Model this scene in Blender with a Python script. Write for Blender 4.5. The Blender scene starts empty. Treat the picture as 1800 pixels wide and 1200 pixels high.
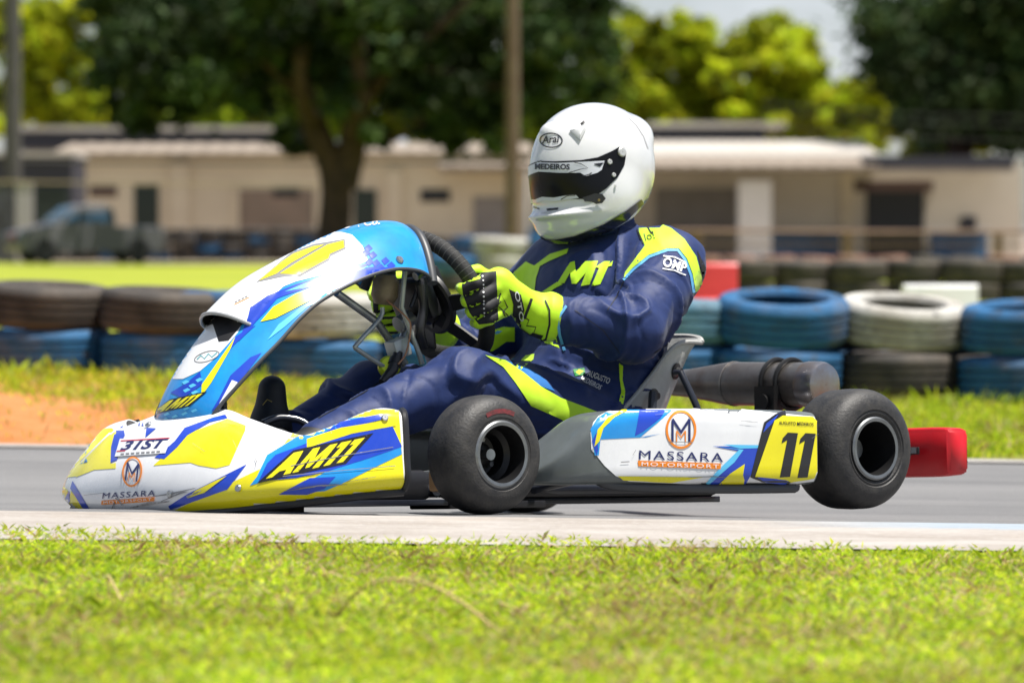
import bpy, bmesh, math, random
import numpy as np
from mathutils import Vector, Matrix, noise
from mathutils.bvhtree import BVHTree
from mathutils.geometry import delaunay_2d_cdt
PI = math.pi
random.seed(7); RNG = np.random.default_rng(7)
scene = bpy.context.scene
COL = scene.collection

# ------------------------------------------------------------------ camera, sky, sun
FPX = 6870.0                                   # focal length in pixels of the 1800 px wide photograph
CAMZ = 0.61
PITCH = math.atan(185 / FPX)
cam_data = bpy.data.cameras.new('camera'); cam = bpy.data.objects.new('camera', cam_data); COL.objects.link(cam)
cam.location = (0, 0, CAMZ); cam.rotation_euler = (PI / 2 - PITCH, 0, 0)
cam_data.sensor_width = 36; cam_data.lens = FPX / 1800 * 36
cam_data.clip_start = 0.5; cam_data.clip_end = 3000
cam_data.dof.use_dof = True; cam_data.dof.focus_distance = 8.75; cam_data.dof.aperture_fstop = 4.3
scene.camera = cam
SUN_EL, SUN_AZ = math.radians(73), math.radians(106)   # azimuth measured from +Y (view direction) clockwise
world = bpy.data.worlds.new('World'); scene.world = world; world.use_nodes = True
wn = world.node_tree; bg = wn.nodes['Background']
sky = wn.nodes.new('ShaderNodeTexSky'); sky.sky_type = 'NISHITA'; sky.sun_disc = False
sky.sun_elevation = SUN_EL; sky.sun_rotation = SUN_AZ; sky.air_density = 1.0; sky.dust_density = .8; sky.ozone_density = 1.0
cl_c = wn.nodes.new('ShaderNodeTexCoord'); cl_m = wn.nodes.new('ShaderNodeMapping'); cl_m.inputs['Scale'].default_value = (1, 1, 2.6)
cl_n = wn.nodes.new('ShaderNodeTexNoise'); cl_n.inputs['Scale'].default_value = 5; cl_n.inputs['Detail'].default_value = 7; cl_n.inputs['Roughness'].default_value = .58
cl_r = wn.nodes.new('ShaderNodeMapRange'); cl_r.inputs[1].default_value = .42; cl_r.inputs[2].default_value = .68; cl_r.inputs[4].default_value = .85
cl_x = wn.nodes.new('ShaderNodeMix'); cl_x.data_type = 'RGBA'; cl_x.inputs[7].default_value = (10.4, 10.9, 11.8, 1)      # scattered white clouds
wn.links.new(cl_c.outputs['Generated'], cl_m.inputs[0]); wn.links.new(cl_m.outputs[0], cl_n.inputs['Vector']); wn.links.new(cl_n.outputs['Fac'], cl_r.inputs[0]); wn.links.new(cl_r.outputs[0], cl_x.inputs[0]); wn.links.new(sky.outputs[0], cl_x.inputs[6])
wn.links.new(cl_x.outputs[2], bg.inputs[0]); bg.inputs[1].default_value = 0.052
sd = bpy.data.lights.new('sun', 'SUN'); sun = bpy.data.objects.new('sun', sd); COL.objects.link(sun)
sd.energy = 5.0; sd.angle = math.radians(0.6); sd.color = (1.0, 0.955, 0.88)
sv = Vector((math.sin(SUN_AZ) * math.cos(SUN_EL), math.cos(SUN_AZ) * math.cos(SUN_EL), math.sin(SUN_EL)))
sun.rotation_euler = sv.to_track_quat('Z', 'Y').to_euler(); sun.location = sv * 60
scene.view_settings.view_transform = 'Standard'; scene.view_settings.look = 'None'
scene.view_settings.gamma = 1; scene.view_settings.use_curve_mapping = False
scene.view_settings.exposure = 0.68

# ------------------------------------------------------------------ helpers
RC = Matrix.Rotation(PI / 2 - PITCH, 3, 'X')
CP = Vector((0, 0, CAMZ))
def ray(px, py):
    d = RC @ Vector(((px - 900) / FPX, -(py - 600) / FPX, -1)); return d / d.y
def at(px, py, Y):                                # the world point that a photo pixel shows at distance Y
    return CP + ray(px, py) * Y
def X_at(px, Y): return (px - 900) / FPX * Y
def Z_at(py, Y): return at(900, py, Y).z

YAW, KPI, KRO = map(math.radians, (39, 1.9, 3.5))
KR = Matrix.Rotation(PI + YAW, 3, 'Z') @ Matrix.Rotation(-KPI, 3, 'Y') @ Matrix.Rotation(KRO, 3, 'X')
KT = at(883, 798, 8.5) - KR @ Vector((1.045, .60, .13))
KM = Matrix.Translation(KT) @ KR.to_4x4()
KRI = KR.transposed(); KO = KRI @ (CP - KT)
def kray(px, py): return KRI @ ray(px, py)
def kp(px, py, **a):                              # point in kart axes (x forward, y left, z up) on a plane of the kart
    (k, v), = a.items(); i = 'xyz'.index(k); d = kray(px, py); t = (v - KO[i]) / d[i]; return KO + d * t

def lin(c):
    if isinstance(c, str):
        c = c.lstrip('#'); c = [int(c[i:i + 2], 16) / 255 for i in (0, 2, 4)]
        c = [v / 12.92 if v <= .04045 else ((v + .055) / 1.055) ** 2.4 for v in c]
    return (*c[:3], 1.0)
MATS = {}
def mat(name, col, rough=.5, metal=0., coat=0., nscale=0., namt=0., bump=0., bscale=60., spec=.5, sheen=0., col2=None, attr=False, trans=0., rvar=0., coords='Object'):
    if name in MATS: return MATS[name]
    m = bpy.data.materials.new(name); m.use_nodes = True; nt = m.node_tree; N, L = nt.nodes, nt.links
    b = N['Principled BSDF']; c = lin(col)
    b.inputs['Base Color'].default_value = c; b.inputs['Roughness'].default_value = rough; b.inputs['Metallic'].default_value = metal
    b.inputs['Coat Weight'].default_value = coat; b.inputs['Coat Roughness'].default_value = .06
    b.inputs['Specular IOR Level'].default_value = spec; b.inputs['Sheen Weight'].default_value = sheen
    tc = N.new('ShaderNodeTexCoord')
    src = None
    if attr:
        a = N.new('ShaderNodeAttribute'); a.attribute_name = 'tint'; src = a.outputs['Color']
    if nscale:
        t = N.new('ShaderNodeTexNoise'); t.inputs['Scale'].default_value = nscale; t.inputs['Detail'].default_value = 6; t.inputs['Roughness'].default_value = .6
        L.new(tc.outputs[coords], t.inputs['Vector'])
        mx = N.new('ShaderNodeMix'); mx.data_type = 'RGBA'
        d = lin(col2) if col2 else tuple(v * (1 - namt) for v in c[:3]) + (1,)
        rp = N.new('ShaderNodeMapRange'); rp.inputs[1].default_value = .35; rp.inputs[2].default_value = .68
        L.new(t.outputs['Fac'], rp.inputs[0]); L.new(rp.outputs[0], mx.inputs[0])
        mx.inputs[6].default_value = c; mx.inputs[7].default_value = d
        if src:
            mm = N.new('ShaderNodeMix'); mm.data_type = 'RGBA'; mm.blend_type = 'MULTIPLY'; mm.inputs[0].default_value = 1
            L.new(src, mm.inputs[6]); L.new(mx.outputs[2], mm.inputs[7]); src = mm.outputs[2]
        else: src = mx.outputs[2]
        if rvar:
            rr = N.new('ShaderNodeMapRange'); rr.inputs[3].default_value = max(0, rough - rvar); rr.inputs[4].default_value = rough + rvar
            L.new(t.outputs['Fac'], rr.inputs[0]); L.new(rr.outputs[0], b.inputs['Roughness'])
    if src: L.new(src, b.inputs['Base Color'])
    if bump:
        t2 = N.new('ShaderNodeTexNoise'); t2.inputs['Scale'].default_value = bscale; t2.inputs['Detail'].default_value = 4
        L.new(tc.outputs[coords], t2.inputs['Vector'])
        bp = N.new('ShaderNodeBump'); bp.inputs['Strength'].default_value = bump; bp.inputs['Distance'].default_value = .01
        L.new(t2.outputs['Fac'], bp.inputs['Height']); L.new(bp.outputs[0], b.inputs['Normal'])
    if trans:
        tr = N.new('ShaderNodeBsdfTranslucent'); ms = N.new('ShaderNodeMixShader'); ms.inputs[0].default_value = trans
        if src: L.new(src, tr.inputs[0])
        else: tr.inputs[0].default_value = c
        out = N['Material Output']; L.new(b.outputs[0], ms.inputs[1]); L.new(tr.outputs[0], ms.inputs[2]); L.new(ms.outputs[0], out.inputs[0])
    MATS[name] = m; return m

def mesh_of(name, V, F, smooth=True, sharp=None):
    me = bpy.data.meshes.new(name)
    me.from_pydata([tuple(map(float, v)) for v in V], [], [tuple(map(int, f)) for f in F]); me.update()
    if smooth:
        me.polygons.foreach_set('use_smooth', [True] * len(me.polygons))
        if sharp: me.set_sharp_from_angle(angle=math.radians(sharp))
    return me
def obj(name, me, m=None, parent=None, loc=None):
    o = bpy.data.objects.new(name, me); COL.objects.link(o)
    if m is not None and me is not None:
        if not me.materials: me.materials.append(m)
    if parent is not None: o.parent = parent
    if loc is not None: o.location = loc
    return o
def mk(name, V, F, m, parent=None, smooth=True, sharp=40): return obj(name, mesh_of(name, V, F, smooth, sharp), m, parent)
def tag(o, label=None, cat=None, group=None, kind=None):
    if label: o['label'] = label
    if cat: o['category'] = cat
    if group: o['group'] = group
    if kind: o['kind'] = kind
    return o
def empty(name, loc=(0, 0, 0), rz=0):
    o = bpy.data.objects.new(name, None); COL.objects.link(o); o.location = loc; o.rotation_euler = (0, 0, rz); o.empty_display_size = .2
    return o
class MB:                                          # collects primitive shapes for one mesh
    def __init__(s): s.V = []; s.F = []
    def add(s, V, F):
        n = len(s.V); s.V += [tuple(v) for v in V]; s.F += [tuple(i + n for i in f) for f in F]; return s
    def box(s, a, b, M=None):
        (x0, y0, z0), (x1, y1, z1) = a, b
        V = [Vector(p) for p in ((x0, y0, z0), (x1, y0, z0), (x1, y1, z0), (x0, y1, z0), (x0, y0, z1), (x1, y0, z1), (x1, y1, z1), (x0, y1, z1))]
        if M: V = [M @ v for v in V]
        return s.add(V, [(0, 3, 2, 1), (4, 5, 6, 7), (0, 1, 5, 4), (1, 2, 6, 5), (2, 3, 7, 6), (3, 0, 4, 7)])
    def tube(s, P, r, n=10, cap=True, close=False):
        return s.add(*tube(P, r, n, cap, close))
    def lathe(s, prof, n=32, M=None):
        V, F = lathe(prof, n)
        if M: V = [M @ Vector(v) for v in V]
        return s.add(V, F)
    def build(s, name, m, parent=None, smooth=True, sharp=40, bevel=0, seg=2):
        me = mesh_of(name, s.V, s.F, False)
        if bevel:
            bm = bmesh.new(); bm.from_mesh(me)
            bmesh.ops.bevel(bm, geom=bm.edges[:], offset=bevel, segments=seg, profile=.5, affect='EDGES', clamp_overlap=True)
            bm.to_mesh(me); bm.free()
        if smooth:
            me.polygons.foreach_set('use_smooth', [True] * len(me.polygons)); me.set_sharp_from_angle(angle=math.radians(sharp))
        return obj(name, me, m, parent)
def catmull(P, n=6):
    P = [Vector(p) for p in P]; out = []
    for i in range(len(P) - 1):
        a = P[max(i - 1, 0)]; b = P[i]; c = P[i + 1]; d = P[min(i + 2, len(P) - 1)]
        for k in range(n):
            t = k / n; out.append(.5 * ((2 * b) + (c - a) * t + (2 * a - 5 * b + 4 * c - d) * t * t + (3 * b - a - 3 * c + d) * t ** 3))
    out.append(P[-1].copy()); return out
def tube(P, r, n=10, cap=True, close=False):
    P = [Vector(p) for p in P]; m = len(P); R = r if isinstance(r, (list, tuple)) else [r] * m
    V = []; F = []; prev = None
    for i, p in enumerate(P):
        if close: t = P[(i + 1) % m] - P[i - 1]
        else: t = P[min(i + 1, m - 1)] - P[max(i - 1, 0)]
        t.normalize()
        if prev is None:
            u = t.cross(Vector((0, 0, 1)));
            if u.length < .1: u = t.cross(Vector((1, 0, 0)))
        else: u = prev - t * prev.dot(t)
        u.normalize(); prev = u; w = t.cross(u)
        for k in range(n):
            a = 2 * PI * k / n; V.append(p + (u * math.cos(a) + w * math.sin(a)) * R[i])
    for i in range(m if close else m - 1):
        j = (i + 1) % m
        for k in range(n): F.append((i * n + k, i * n + (k + 1) % n, j * n + (k + 1) % n, j * n + k))
    if cap and not close:
        F.append(tuple(range(n))[::-1]); F.append(tuple(range((m - 1) * n, m * n)))
    return V, F
def lathe(prof, n=32):                              # profile (radius, height along local z)
    V = []; F = []; m = len(prof)
    for r, h in prof:
        for k in range(n):
            a = 2 * PI * k / n; V.append((r * math.cos(a), r * math.sin(a), h))
    for i in range(m - 1):
        for k in range(n): F.append((i * n + k, i * n + (k + 1) % n, (i + 1) * n + (k + 1) % n, (i + 1) * n + k))
    return V, F
def frame(z, loc=(0, 0, 0), x=None):                # matrix whose z axis is z
    z = Vector(z).normalized(); x = Vector(x) if x else (Vector((1, 0, 0)) if abs(z.x) < .8 else Vector((0, 1, 0)))
    y = z.cross(x).normalized(); x = y.cross(z)
    M = Matrix((x, y, z)).transposed().to_4x4(); M.translation = Vector(loc); return M
def grid_faces(nu, nv, cu=False):
    F = []
    for i in range(nu if cu else nu - 1):
        for j in range(nv - 1):
            a = i * nv + j; b = ((i + 1) % nu) * nv + j; F.append((a, b, b + 1, a + 1))
    return F
def smooth_grid(rows, n=5):                         # Catmull-Rom both ways; rows: list of lists of points
    a = [catmull(r, n) for r in rows]
    b = list(map(list, zip(*a))); b = [catmull(c, n) for c in b]
    return list(map(list, zip(*b)))
def grid_mesh(G):
    V = [p for r in G for p in r]; return V, grid_faces(len(G), len(G[0]))
def thicken(V, F, t):                               # give a sheet a real thickness
    me = mesh_of('t', V, F, False); bm = bmesh.new(); bm.from_mesh(me); bmesh.ops.recalc_face_normals(bm, faces=bm.faces[:])
    bmesh.ops.solidify(bm, geom=bm.faces[:], thickness=t); V2 = [v.co.copy() for v in bm.verts]; F2 = [[v.index for v in f.verts] for f in bm.faces]
    bm.free(); bpy.data.meshes.remove(me); return V2, F2
def surfnet(fn, lo, hi, h):                         # polygonise a distance field
    ax = [np.arange(lo[i], hi[i] + h, h, dtype=np.float32) for i in range(3)]
    X, Y, Z = np.meshgrid(*ax, indexing='ij'); D = fn(X, Y, Z); S = D < 0
    nx, ny, nz = D.shape; acc = np.zeros((nx - 1, ny - 1, nz - 1, 3), np.float32); cnt = np.zeros((nx - 1, ny - 1, nz - 1), np.float32)
    faces = []
    for a in range(3):
        sl0 = [slice(None)] * 3; sl1 = [slice(None)] * 3; sl0[a] = slice(0, -1); sl1[a] = slice(1, None)
        d0 = D[tuple(sl0)]; d1 = D[tuple(sl1)]; s0 = S[tuple(sl0)]; s1 = S[tuple(sl1)]
        idx = np.argwhere(s0 != s1); e0 = d0[tuple(idx.T)]; e1 = d1[tuple(idx.T)]; t = e0 / (e0 - e1)
        pos = idx.astype(np.float32); pos[:, a] += t; b, c = [(1, 2), (2, 0), (0, 1)][a]
        quad = []; ok = np.ones(len(idx), bool)
        for ob, oc in ((-1, -1), (0, -1), (0, 0), (-1, 0)):
            ci = idx.copy(); ci[:, b] += ob; ci[:, c] += oc
            good = np.all((ci >= 0) & (ci < np.array([nx - 1, ny - 1, nz - 1])), axis=1); ok &= good
            g = ci[good]; np.add.at(acc, tuple(g.T), pos[good]); np.add.at(cnt, tuple(g.T), 1); quad.append(ci)
        faces.append((np.stack(quad, 1), ok, s0[tuple(idx.T)]))
    m = cnt > 0; ids = -np.ones(cnt.shape, int); ids[m] = np.arange(m.sum())
    V = acc[m] / cnt[m][:, None] * h + np.array(lo, np.float32); F = []
    for q, ok, s in faces:
        q = q[ok]; s = s[ok]; f = ids[q[..., 0], q[..., 1], q[..., 2]]; f[~s] = f[~s][:, ::-1]; F.append(f)
    return V, np.concatenate(F)
def smooth_verts(V, F, it=3, lam=.5):
    V = V.copy(); E = np.concatenate([F[:, [0, 1]], F[:, [1, 2]], F[:, [2, 3]], F[:, [3, 0]]]); n = len(V)
    deg = np.bincount(E.ravel(), minlength=n)[:, None].astype(np.float32)
    for k in range(it):
        for l in (lam, -lam * 1.02) if it > 1 else (lam,):
            A = np.zeros_like(V); np.add.at(A, E[:, 0], V[E[:, 1]]); np.add.at(A, E[:, 1], V[E[:, 0]]); V += l * (A / deg - V)
    return V
def vnormals(V, F):
    n = np.cross(V[F[:, 2]] - V[F[:, 0]], V[F[:, 3]] - V[F[:, 1]]); N = np.zeros_like(V)
    for k in range(4): np.add.at(N, F[:, k], n)
    return N / (np.linalg.norm(N, axis=1, keepdims=True) + 1e-9)
def rcone(X, Y, Z, a, b, ra, rb, sy=1.):            # tapered capsule
    a = np.array(a, np.float32); b = np.array(b, np.float32); d = b - a; L2 = float(d @ d)
    px, py, pz = X - a[0], (Y - a[1]), Z - a[2]; t = np.clip((px * d[0] + py * d[1] + pz * d[2]) / L2, 0, 1)
    return np.sqrt((px - t * d[0]) ** 2 + ((py - t * d[1]) * sy) ** 2 + (pz - t * d[2]) ** 2) - (ra + (rb - ra) * t)
def ellip(X, Y, Z, c, r, R=None):
    p = np.stack([X - c[0], Y - c[1], Z - c[2]])
    if R is not None: p = np.tensordot(np.array(R, np.float32), p, 1)
    q = np.sqrt((p[0] / r[0]) ** 2 + (p[1] / r[1]) ** 2 + (p[2] / r[2]) ** 2); return (q - 1) * min(r)
def smin(a, b, k):
    h = np.clip(.5 + .5 * (b - a) / k, 0, 1); return b + (a - b) * h - k * h * (1 - h)

# printing on panels: outlines measured on the photograph, carried onto the surface itself as thin film
class Surf:
    def __init__(s, *objs):
        V = []; F = []
        for o in objs:
            n = len(V); V += [v.co.copy() for v in o.data.vertices]; F += [[i + n for i in p.vertices] for p in o.data.polygons]
        s.bvh = BVHTree.FromPolygons(V, F); s.c = sum(V, Vector()) / len(V)
    def hit(s, p):
        d = kray(*p); h, n, i, t = s.bvh.ray_cast(KO + d * 5.0, d, 8)
        if h is None:                               # just past the limb: nearest point of the surface
            q = KO + d * ((s.c - KO).dot(d) / d.dot(d)); k = s.bvh.find_nearest(q, .6)
            if k[0] is None: return None
            q = KO + d * ((k[0] - KO).dot(d) / d.dot(d)); k = s.bvh.find_nearest(q, .022)
            if k[0] is None: return None
            h, n = k[0], k[1]
        if n.dot(d) > 0: n = -n
        return h, n
def densify(poly, step):
    out = []
    for i, a in enumerate(poly):
        b = poly[(i + 1) % len(poly)]; n = max(1, int(math.dist(a, b) / step))
        for k in range(n): out.append((a[0] + (b[0] - a[0]) * k / n, a[1] + (b[1] - a[1]) * k / n))
    return out
def inpoly(p, poly):
    r = False
    for i, a in enumerate(poly):
        b = poly[i - 1]
        if (a[1] > p[1]) != (b[1] > p[1]) and p[0] < (b[0] - a[0]) * (p[1] - a[1]) / (b[1] - a[1]) + a[0]: r = not r
    return r
def film(name, surf, polys, m, parent, off=.0008, step=6, mirror=False, hole=None):
    last = None
    for poly in polys: last = film1(name, surf, poly, m, parent, off, step, mirror, hole) or last
    return last
def film1(name, surf, poly, m, parent, off, step, mirror, hole):
    V = []; F = []
    P = densify(poly, step); xs = [p[0] for p in P]; ys = [p[1] for p in P]; pts = [Vector(p) for p in P]; n = len(pts)
    ed = [(i, (i + 1) % n) for i in range(n)]
    if hole:
        H = densify(hole, step); ed += [(n + i, n + (i + 1) % len(H)) for i in range(len(H))]; pts += [Vector(p) for p in H]
    gx = min(xs) + step / 2
    while gx < max(xs):
        gy = min(ys) + step / 2
        while gy < max(ys): pts.append(Vector((gx, gy))); gy += step
        gx += step
    co, _, fa, *_ = delaunay_2d_cdt(pts, ed, [], 2, 1e-4)
    idx = {}
    for i, c in enumerate(co):
        h = surf.hit(c)
        if h is not None: idx[i] = len(V); V.append(h[0] + h[1] * off)
    for f in fa:
        if hole:
            c = sum((co[i] for i in f), Vector((0, 0))) / 3
            if inpoly(c, hole): continue
        if all(i in idx for i in f):
            g = [idx[i] for i in f]
            if max((V[g[k]] - V[g[k - 1]]).length for k in range(3)) < max(.05, step * .0065): F.append(g)
    if mirror:
        F = [f for f in F if sum(V[i].y for i in f) > -0.004 * len(f)]
        n = len(V); V += [Vector((v.x, -v.y, v.z)) for v in V]; F += [[i + n for i in f][::-1] for f in F]
    if not F: return None
    used = sorted({i for f in F for i in f}); mp = {u: i for i, u in enumerate(used)}
    return mk(name, [V[u] for u in used], [[mp[i] for i in f] for f in F], m, parent, sharp=None)
def boss(name, surf, poly, h, shrink, m, parent):       # raised block standing on a surface
    P = densify(poly, 4); c = Vector((sum(p[0] for p in P) / len(P), sum(p[1] for p in P) / len(P))); V = []; n = len(P)
    for k, hh in ((1., -.002), (1., h * .5), (shrink, h)):
        for p in P:
            q = c + (Vector(p) - c) * k; t = surf.hit(q); V.append(t[0] + t[1] * hh)
    t = surf.hit(c); V.append(t[0] + t[1] * h); F = [(r * n + i, r * n + (i + 1) % n, (r + 1) * n + (i + 1) % n, (r + 1) * n + i) for r in range(2) for i in range(n)] + [(2 * n + i, 2 * n + (i + 1) % n, 3 * n) for i in range(n)]
    return mk(name, V, F, m, parent, sharp=35)
def strip(P, w):                                   # a line of width w as an outline
    P = [Vector(p) for p in P]; L = []; R = []
    for i, p in enumerate(P):
        t = (P[min(i + 1, len(P) - 1)] - P[max(i - 1, 0)]).normalized(); n = Vector((-t.y, t.x)) * (w[i] if isinstance(w, (list, tuple)) else w) / 2
        L.append(tuple(p + n)); R.append(tuple(p - n))
    return L + R[::-1]
def oval(cx, cy, rx, ry, n=40, rot=0.):
    c, s = math.cos(rot), math.sin(rot); return [(cx + rx * math.cos(2 * PI * k / n) * c - ry * math.sin(2 * PI * k / n) * s, cy + rx * math.cos(2 * PI * k / n) * s + ry * math.sin(2 * PI * k / n) * c) for k in range(n)]
def ring_film(name, surf, cx, cy, rx, ry, w, m, parent, off, n=40, rot=0., step=4): return film(name, surf, [oval(cx, cy, rx, ry, n, rot)], m, parent, off, step, hole=oval(cx, cy, rx - w, ry - w, n, rot))
def lettering(name, surf, txt, p0, p1, h, m, parent, off=.0012, bold=.02, shear=0., up=None, space=1.):
    cu = bpy.data.curves.new(name, 'FONT'); cu.body = txt; cu.offset = bold; cu.shear = shear; cu.resolution_u = 3; cu.space_character = space
    o = bpy.data.objects.new(name, cu); COL.objects.link(o)
    dg = bpy.context.evaluated_depsgraph_get(); me = o.evaluated_get(dg).to_mesh()
    co = [v.co.copy() for v in me.vertices]; fa = [list(p.vertices) for p in me.polygons]
    o.evaluated_get(dg).to_mesh_clear(); bpy.data.objects.remove(o); bpy.data.curves.remove(cu)
    x0, x1 = min(c.x for c in co), max(c.x for c in co); y0, y1 = min(c.y for c in co), max(c.y for c in co)
    p0 = Vector(p0); p1 = Vector(p1); ax = p1 - p0
    upv = Vector(up) if up else Vector((ax.y, -ax.x)).normalized() * h
    V = []; idx = {}
    for i, c in enumerate(co):
        q = p0 + ax * ((c.x - x0) / (x1 - x0)) + upv * ((c.y - y0) / (y1 - y0)); hh = surf.hit(q)
        if hh: idx[i] = len(V); V.append(hh[0] + hh[1] * off)
    F = [[idx[i] for i in f] for f in fa if all(i in idx for i in f)]
    F = [f for f in F if max((V[f[k]] - V[f[k - 1]]).length for k in range(len(f))) < .12]
    return mk(name, V, F, m, parent, smooth=False)

# ------------------------------------------------------------------ terrain, track, kerb
GY = [-60, 5, 7.6, 8.2, 8.53, 9.37, 10.08, 10.8, 13.3, 14.2, 18.3, 28, 40, 4000]
GZ = [0, 0, .004, .012, .003, -.064, -.104, -.124, -.128, -.13, -.10, -.02, 0, 0]
SY = [-60, 5, 8, 13.5, 18, 34, 4000]; SX = [0, -.006, -.013, -.016, -.034, 0, 0]
def gz(X, Y):
    X = np.asarray(X, float); Y = np.asarray(Y, float)
    return np.interp(Y, GY, GZ) + np.interp(Y, SY, SX) * np.clip(X + .05, -9, 9)
def fast_mesh(name, V, F, m, smooth=False, tint=None):
    me = bpy.data.meshes.new(name); V = np.asarray(V, np.float32); F = np.asarray(F, np.int32); k = F.shape[1]
    me.vertices.add(len(V)); me.vertices.foreach_set('co', V.ravel())
    me.loops.add(F.size); me.loops.foreach_set('vertex_index', F.ravel())
    me.polygons.add(len(F)); me.polygons.foreach_set('loop_start', np.arange(0, F.size, k, dtype=np.int32))
    me.polygons.foreach_set('use_smooth', np.full(len(F), smooth))
    me.update(calc_edges=True)
    if tint is not None:
        ca = me.color_attributes.new('tint', 'FLOAT_COLOR', 'POINT'); ca.data.foreach_set('color', np.concatenate([tint, np.ones((len(tint), 1))], 1).astype(np.float32).ravel())
    me.materials.append(m); return me
def sheet(name, xs, ys, dz, m, drop=None, bumpy=0.):
    xs = np.array(xs, float); ys = np.array(ys, float); X, Y = np.meshgrid(xs, ys, indexing='ij'); Z = gz(X, Y) + dz
    if drop is not None: Z = Z - drop(X, Y)
    if bumpy: Z = Z + RNG.normal(0, bumpy, Z.shape)
    V = np.stack([X, Y, Z], -1).reshape(-1, 3); ny = len(ys)
    i, j = np.meshgrid(np.arange(len(xs) - 1), np.arange(ny - 1), indexing='ij'); a = (i * ny + j).ravel()
    F = np.stack([a, a + ny, a + ny + 1, a + 1], 1)
    o = bpy.data.objects.new(name, fast_mesh(name, V, F, m, True)); COL.objects.link(o); o['kind'] = 'structure'; return o
def nodes_mat(name):
    m = bpy.data.materials.new(name); m.use_nodes = True; MATS[name] = m; return m, m.node_tree.nodes, m.node_tree.links, m.node_tree.nodes['Principled BSDF']
def noise_node(N, L, vec, scale, detail=5, rough=.6, stretch=None):
    if stretch:
        mp = N.new('ShaderNodeMapping'); mp.inputs['Scale'].default_value = stretch; L.new(vec, mp.inputs[0]); vec = mp.outputs[0]
    t = N.new('ShaderNodeTexNoise'); t.inputs['Scale'].default_value = scale; t.inputs['Detail'].default_value = detail; t.inputs['Roughness'].default_value = rough
    L.new(vec, t.inputs['Vector']); return t.outputs['Fac']
def ramp(N, L, fac, stops):
    r = N.new('ShaderNodeValToRGB'); e = r.color_ramp.elements
    while len(e) < len(stops): e.new(.5)
    for k, (p, c) in zip(e, stops): k.position = p; k.color = lin(c)
    L.new(fac, r.inputs[0]); return r.outputs[0]
def mixc(N, L, fac, a, b):
    x = N.new('ShaderNodeMix'); x.data_type = 'RGBA'
    for s, v in ((0, fac), (6, a), (7, b)):
        if isinstance(v, (int, float)): x.inputs[s].default_value = v
        elif isinstance(v, tuple): x.inputs[s].default_value = v
        else: L.new(v, x.inputs[s])
    return x.outputs[2]
def math_node(N, L, op, a, b=None, clamp=False):
    x = N.new('ShaderNodeMath'); x.operation = op; x.use_clamp = clamp
    for i, v in enumerate((a, b)):
        if v is None: continue
        if isinstance(v, (int, float)): x.inputs[i].default_value = v
        else: L.new(v, x.inputs[i])
    return x.outputs[0]
def rng_node(N, L, v, a, b, c=0., d=1.):
    x = N.new('ShaderNodeMapRange'); x.inputs[1].default_value = a; x.inputs[2].default_value = b; x.inputs[3].default_value = c; x.inputs[4].default_value = d
    L.new(v, x.inputs[0]); return x.outputs[0]
# ground: soil under the near grass, red earth on the far verge, mown lawn beyond
m, N, L, B = nodes_mat('earth_and_lawn'); tc = N.new('ShaderNodeTexCoord'); P = tc.outputs['Object']
sp = N.new('ShaderNodeSeparateXYZ'); L.new(P, sp.inputs[0])
lawn = mixc(N, L, rng_node(N, L, noise_node(N, L, P, .16, 6), .35, .7), lin((.30, .35, .03)), lin((.20, .26, .025)))
lawn = mixc(N, L, rng_node(N, L, noise_node(N, L, P, 2.2, 8, .75), .4, .75, 0, .6), lawn, lin((.38, .34, .07)))
soil = mixc(N, L, rng_node(N, L, noise_node(N, L, P, 3, 8, .7), .35, .7), lin((.20, .17, .06)), lin((.22, .26, .03)))
dirt = mixc(N, L, rng_node(N, L, noise_node(N, L, P, 5, 8, .7), .35, .65), lin((.46, .15, .045)), lin((.50, .25, .10)))
far = rng_node(N, L, math_node(N, L, 'ADD', sp.outputs['Y'], math_node(N, L, 'MULTIPLY', noise_node(N, L, P, 1.2, 4), 3.0)), 19.5, 21.5)
mid = rng_node(N, L, sp.outputs['Y'], 11, 12)
leftd = rng_node(N, L, math_node(N, L, 'ADD', sp.outputs['X'], math_node(N, L, 'MULTIPLY', noise_node(N, L, P, 1.5, 5), 1.6)), -.5, .5, 1, 0)
verge = mixc(N, L, leftd, soil, dirt)
c1 = mixc(N, L, mid, soil, verge); dust = mixc(N, L, rng_node(N, L, noise_node(N, L, P, .8, 6), .35, .65), lin((.34, .28, .23)), lin((.25, .2, .165))); lawn = mixc(N, L, rng_node(N, L, math_node(N, L, 'ADD', sp.outputs['Y'], math_node(N, L, 'MULTIPLY', noise_node(N, L, P, .3, 4), 10.)), 92, 97), lawn, dust)  # unseen neutral ground by the buildings, added to cut green bounce on walls
c2 = mixc(N, L, far, c1, lawn); L.new(c2, B.inputs['Base Color']); B.inputs['Roughness'].default_value = .95; B.inputs['Specular IOR Level'].default_value = .15
bp = N.new('ShaderNodeBump'); bp.inputs['Strength'].default_value = .6; bp.inputs['Distance'].default_value = .05; L.new(noise_node(N, L, P, 9, 8, .75), bp.inputs['Height']); L.new(bp.outputs[0], B.inputs['Normal'])
M_GROUND = m
xs = sorted(set([-2500, -1200, -600, -300, -150, -90, -60, -40, -25] + list(np.arange(-16, 16.01, .5)) + [25, 40, 60, 90, 150, 300, 600, 1200, 2500]))
ys = sorted(set([-40, -10, 0, 3] + list(np.arange(4, 21, .25)) + GY[2:10] + list(np.arange(21, 42, 1.)) + [50, 65, 80, 95, 110, 130, 160, 220, 320, 500, 900, 1600, 2800]))
inside = lambda X, Y: np.where((Y > 7.9) & (Y < 13.2) & (abs(X) < 14), .03, 0.)
ground = sheet('ground', xs, ys, 0, M_GROUND, inside)
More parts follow.
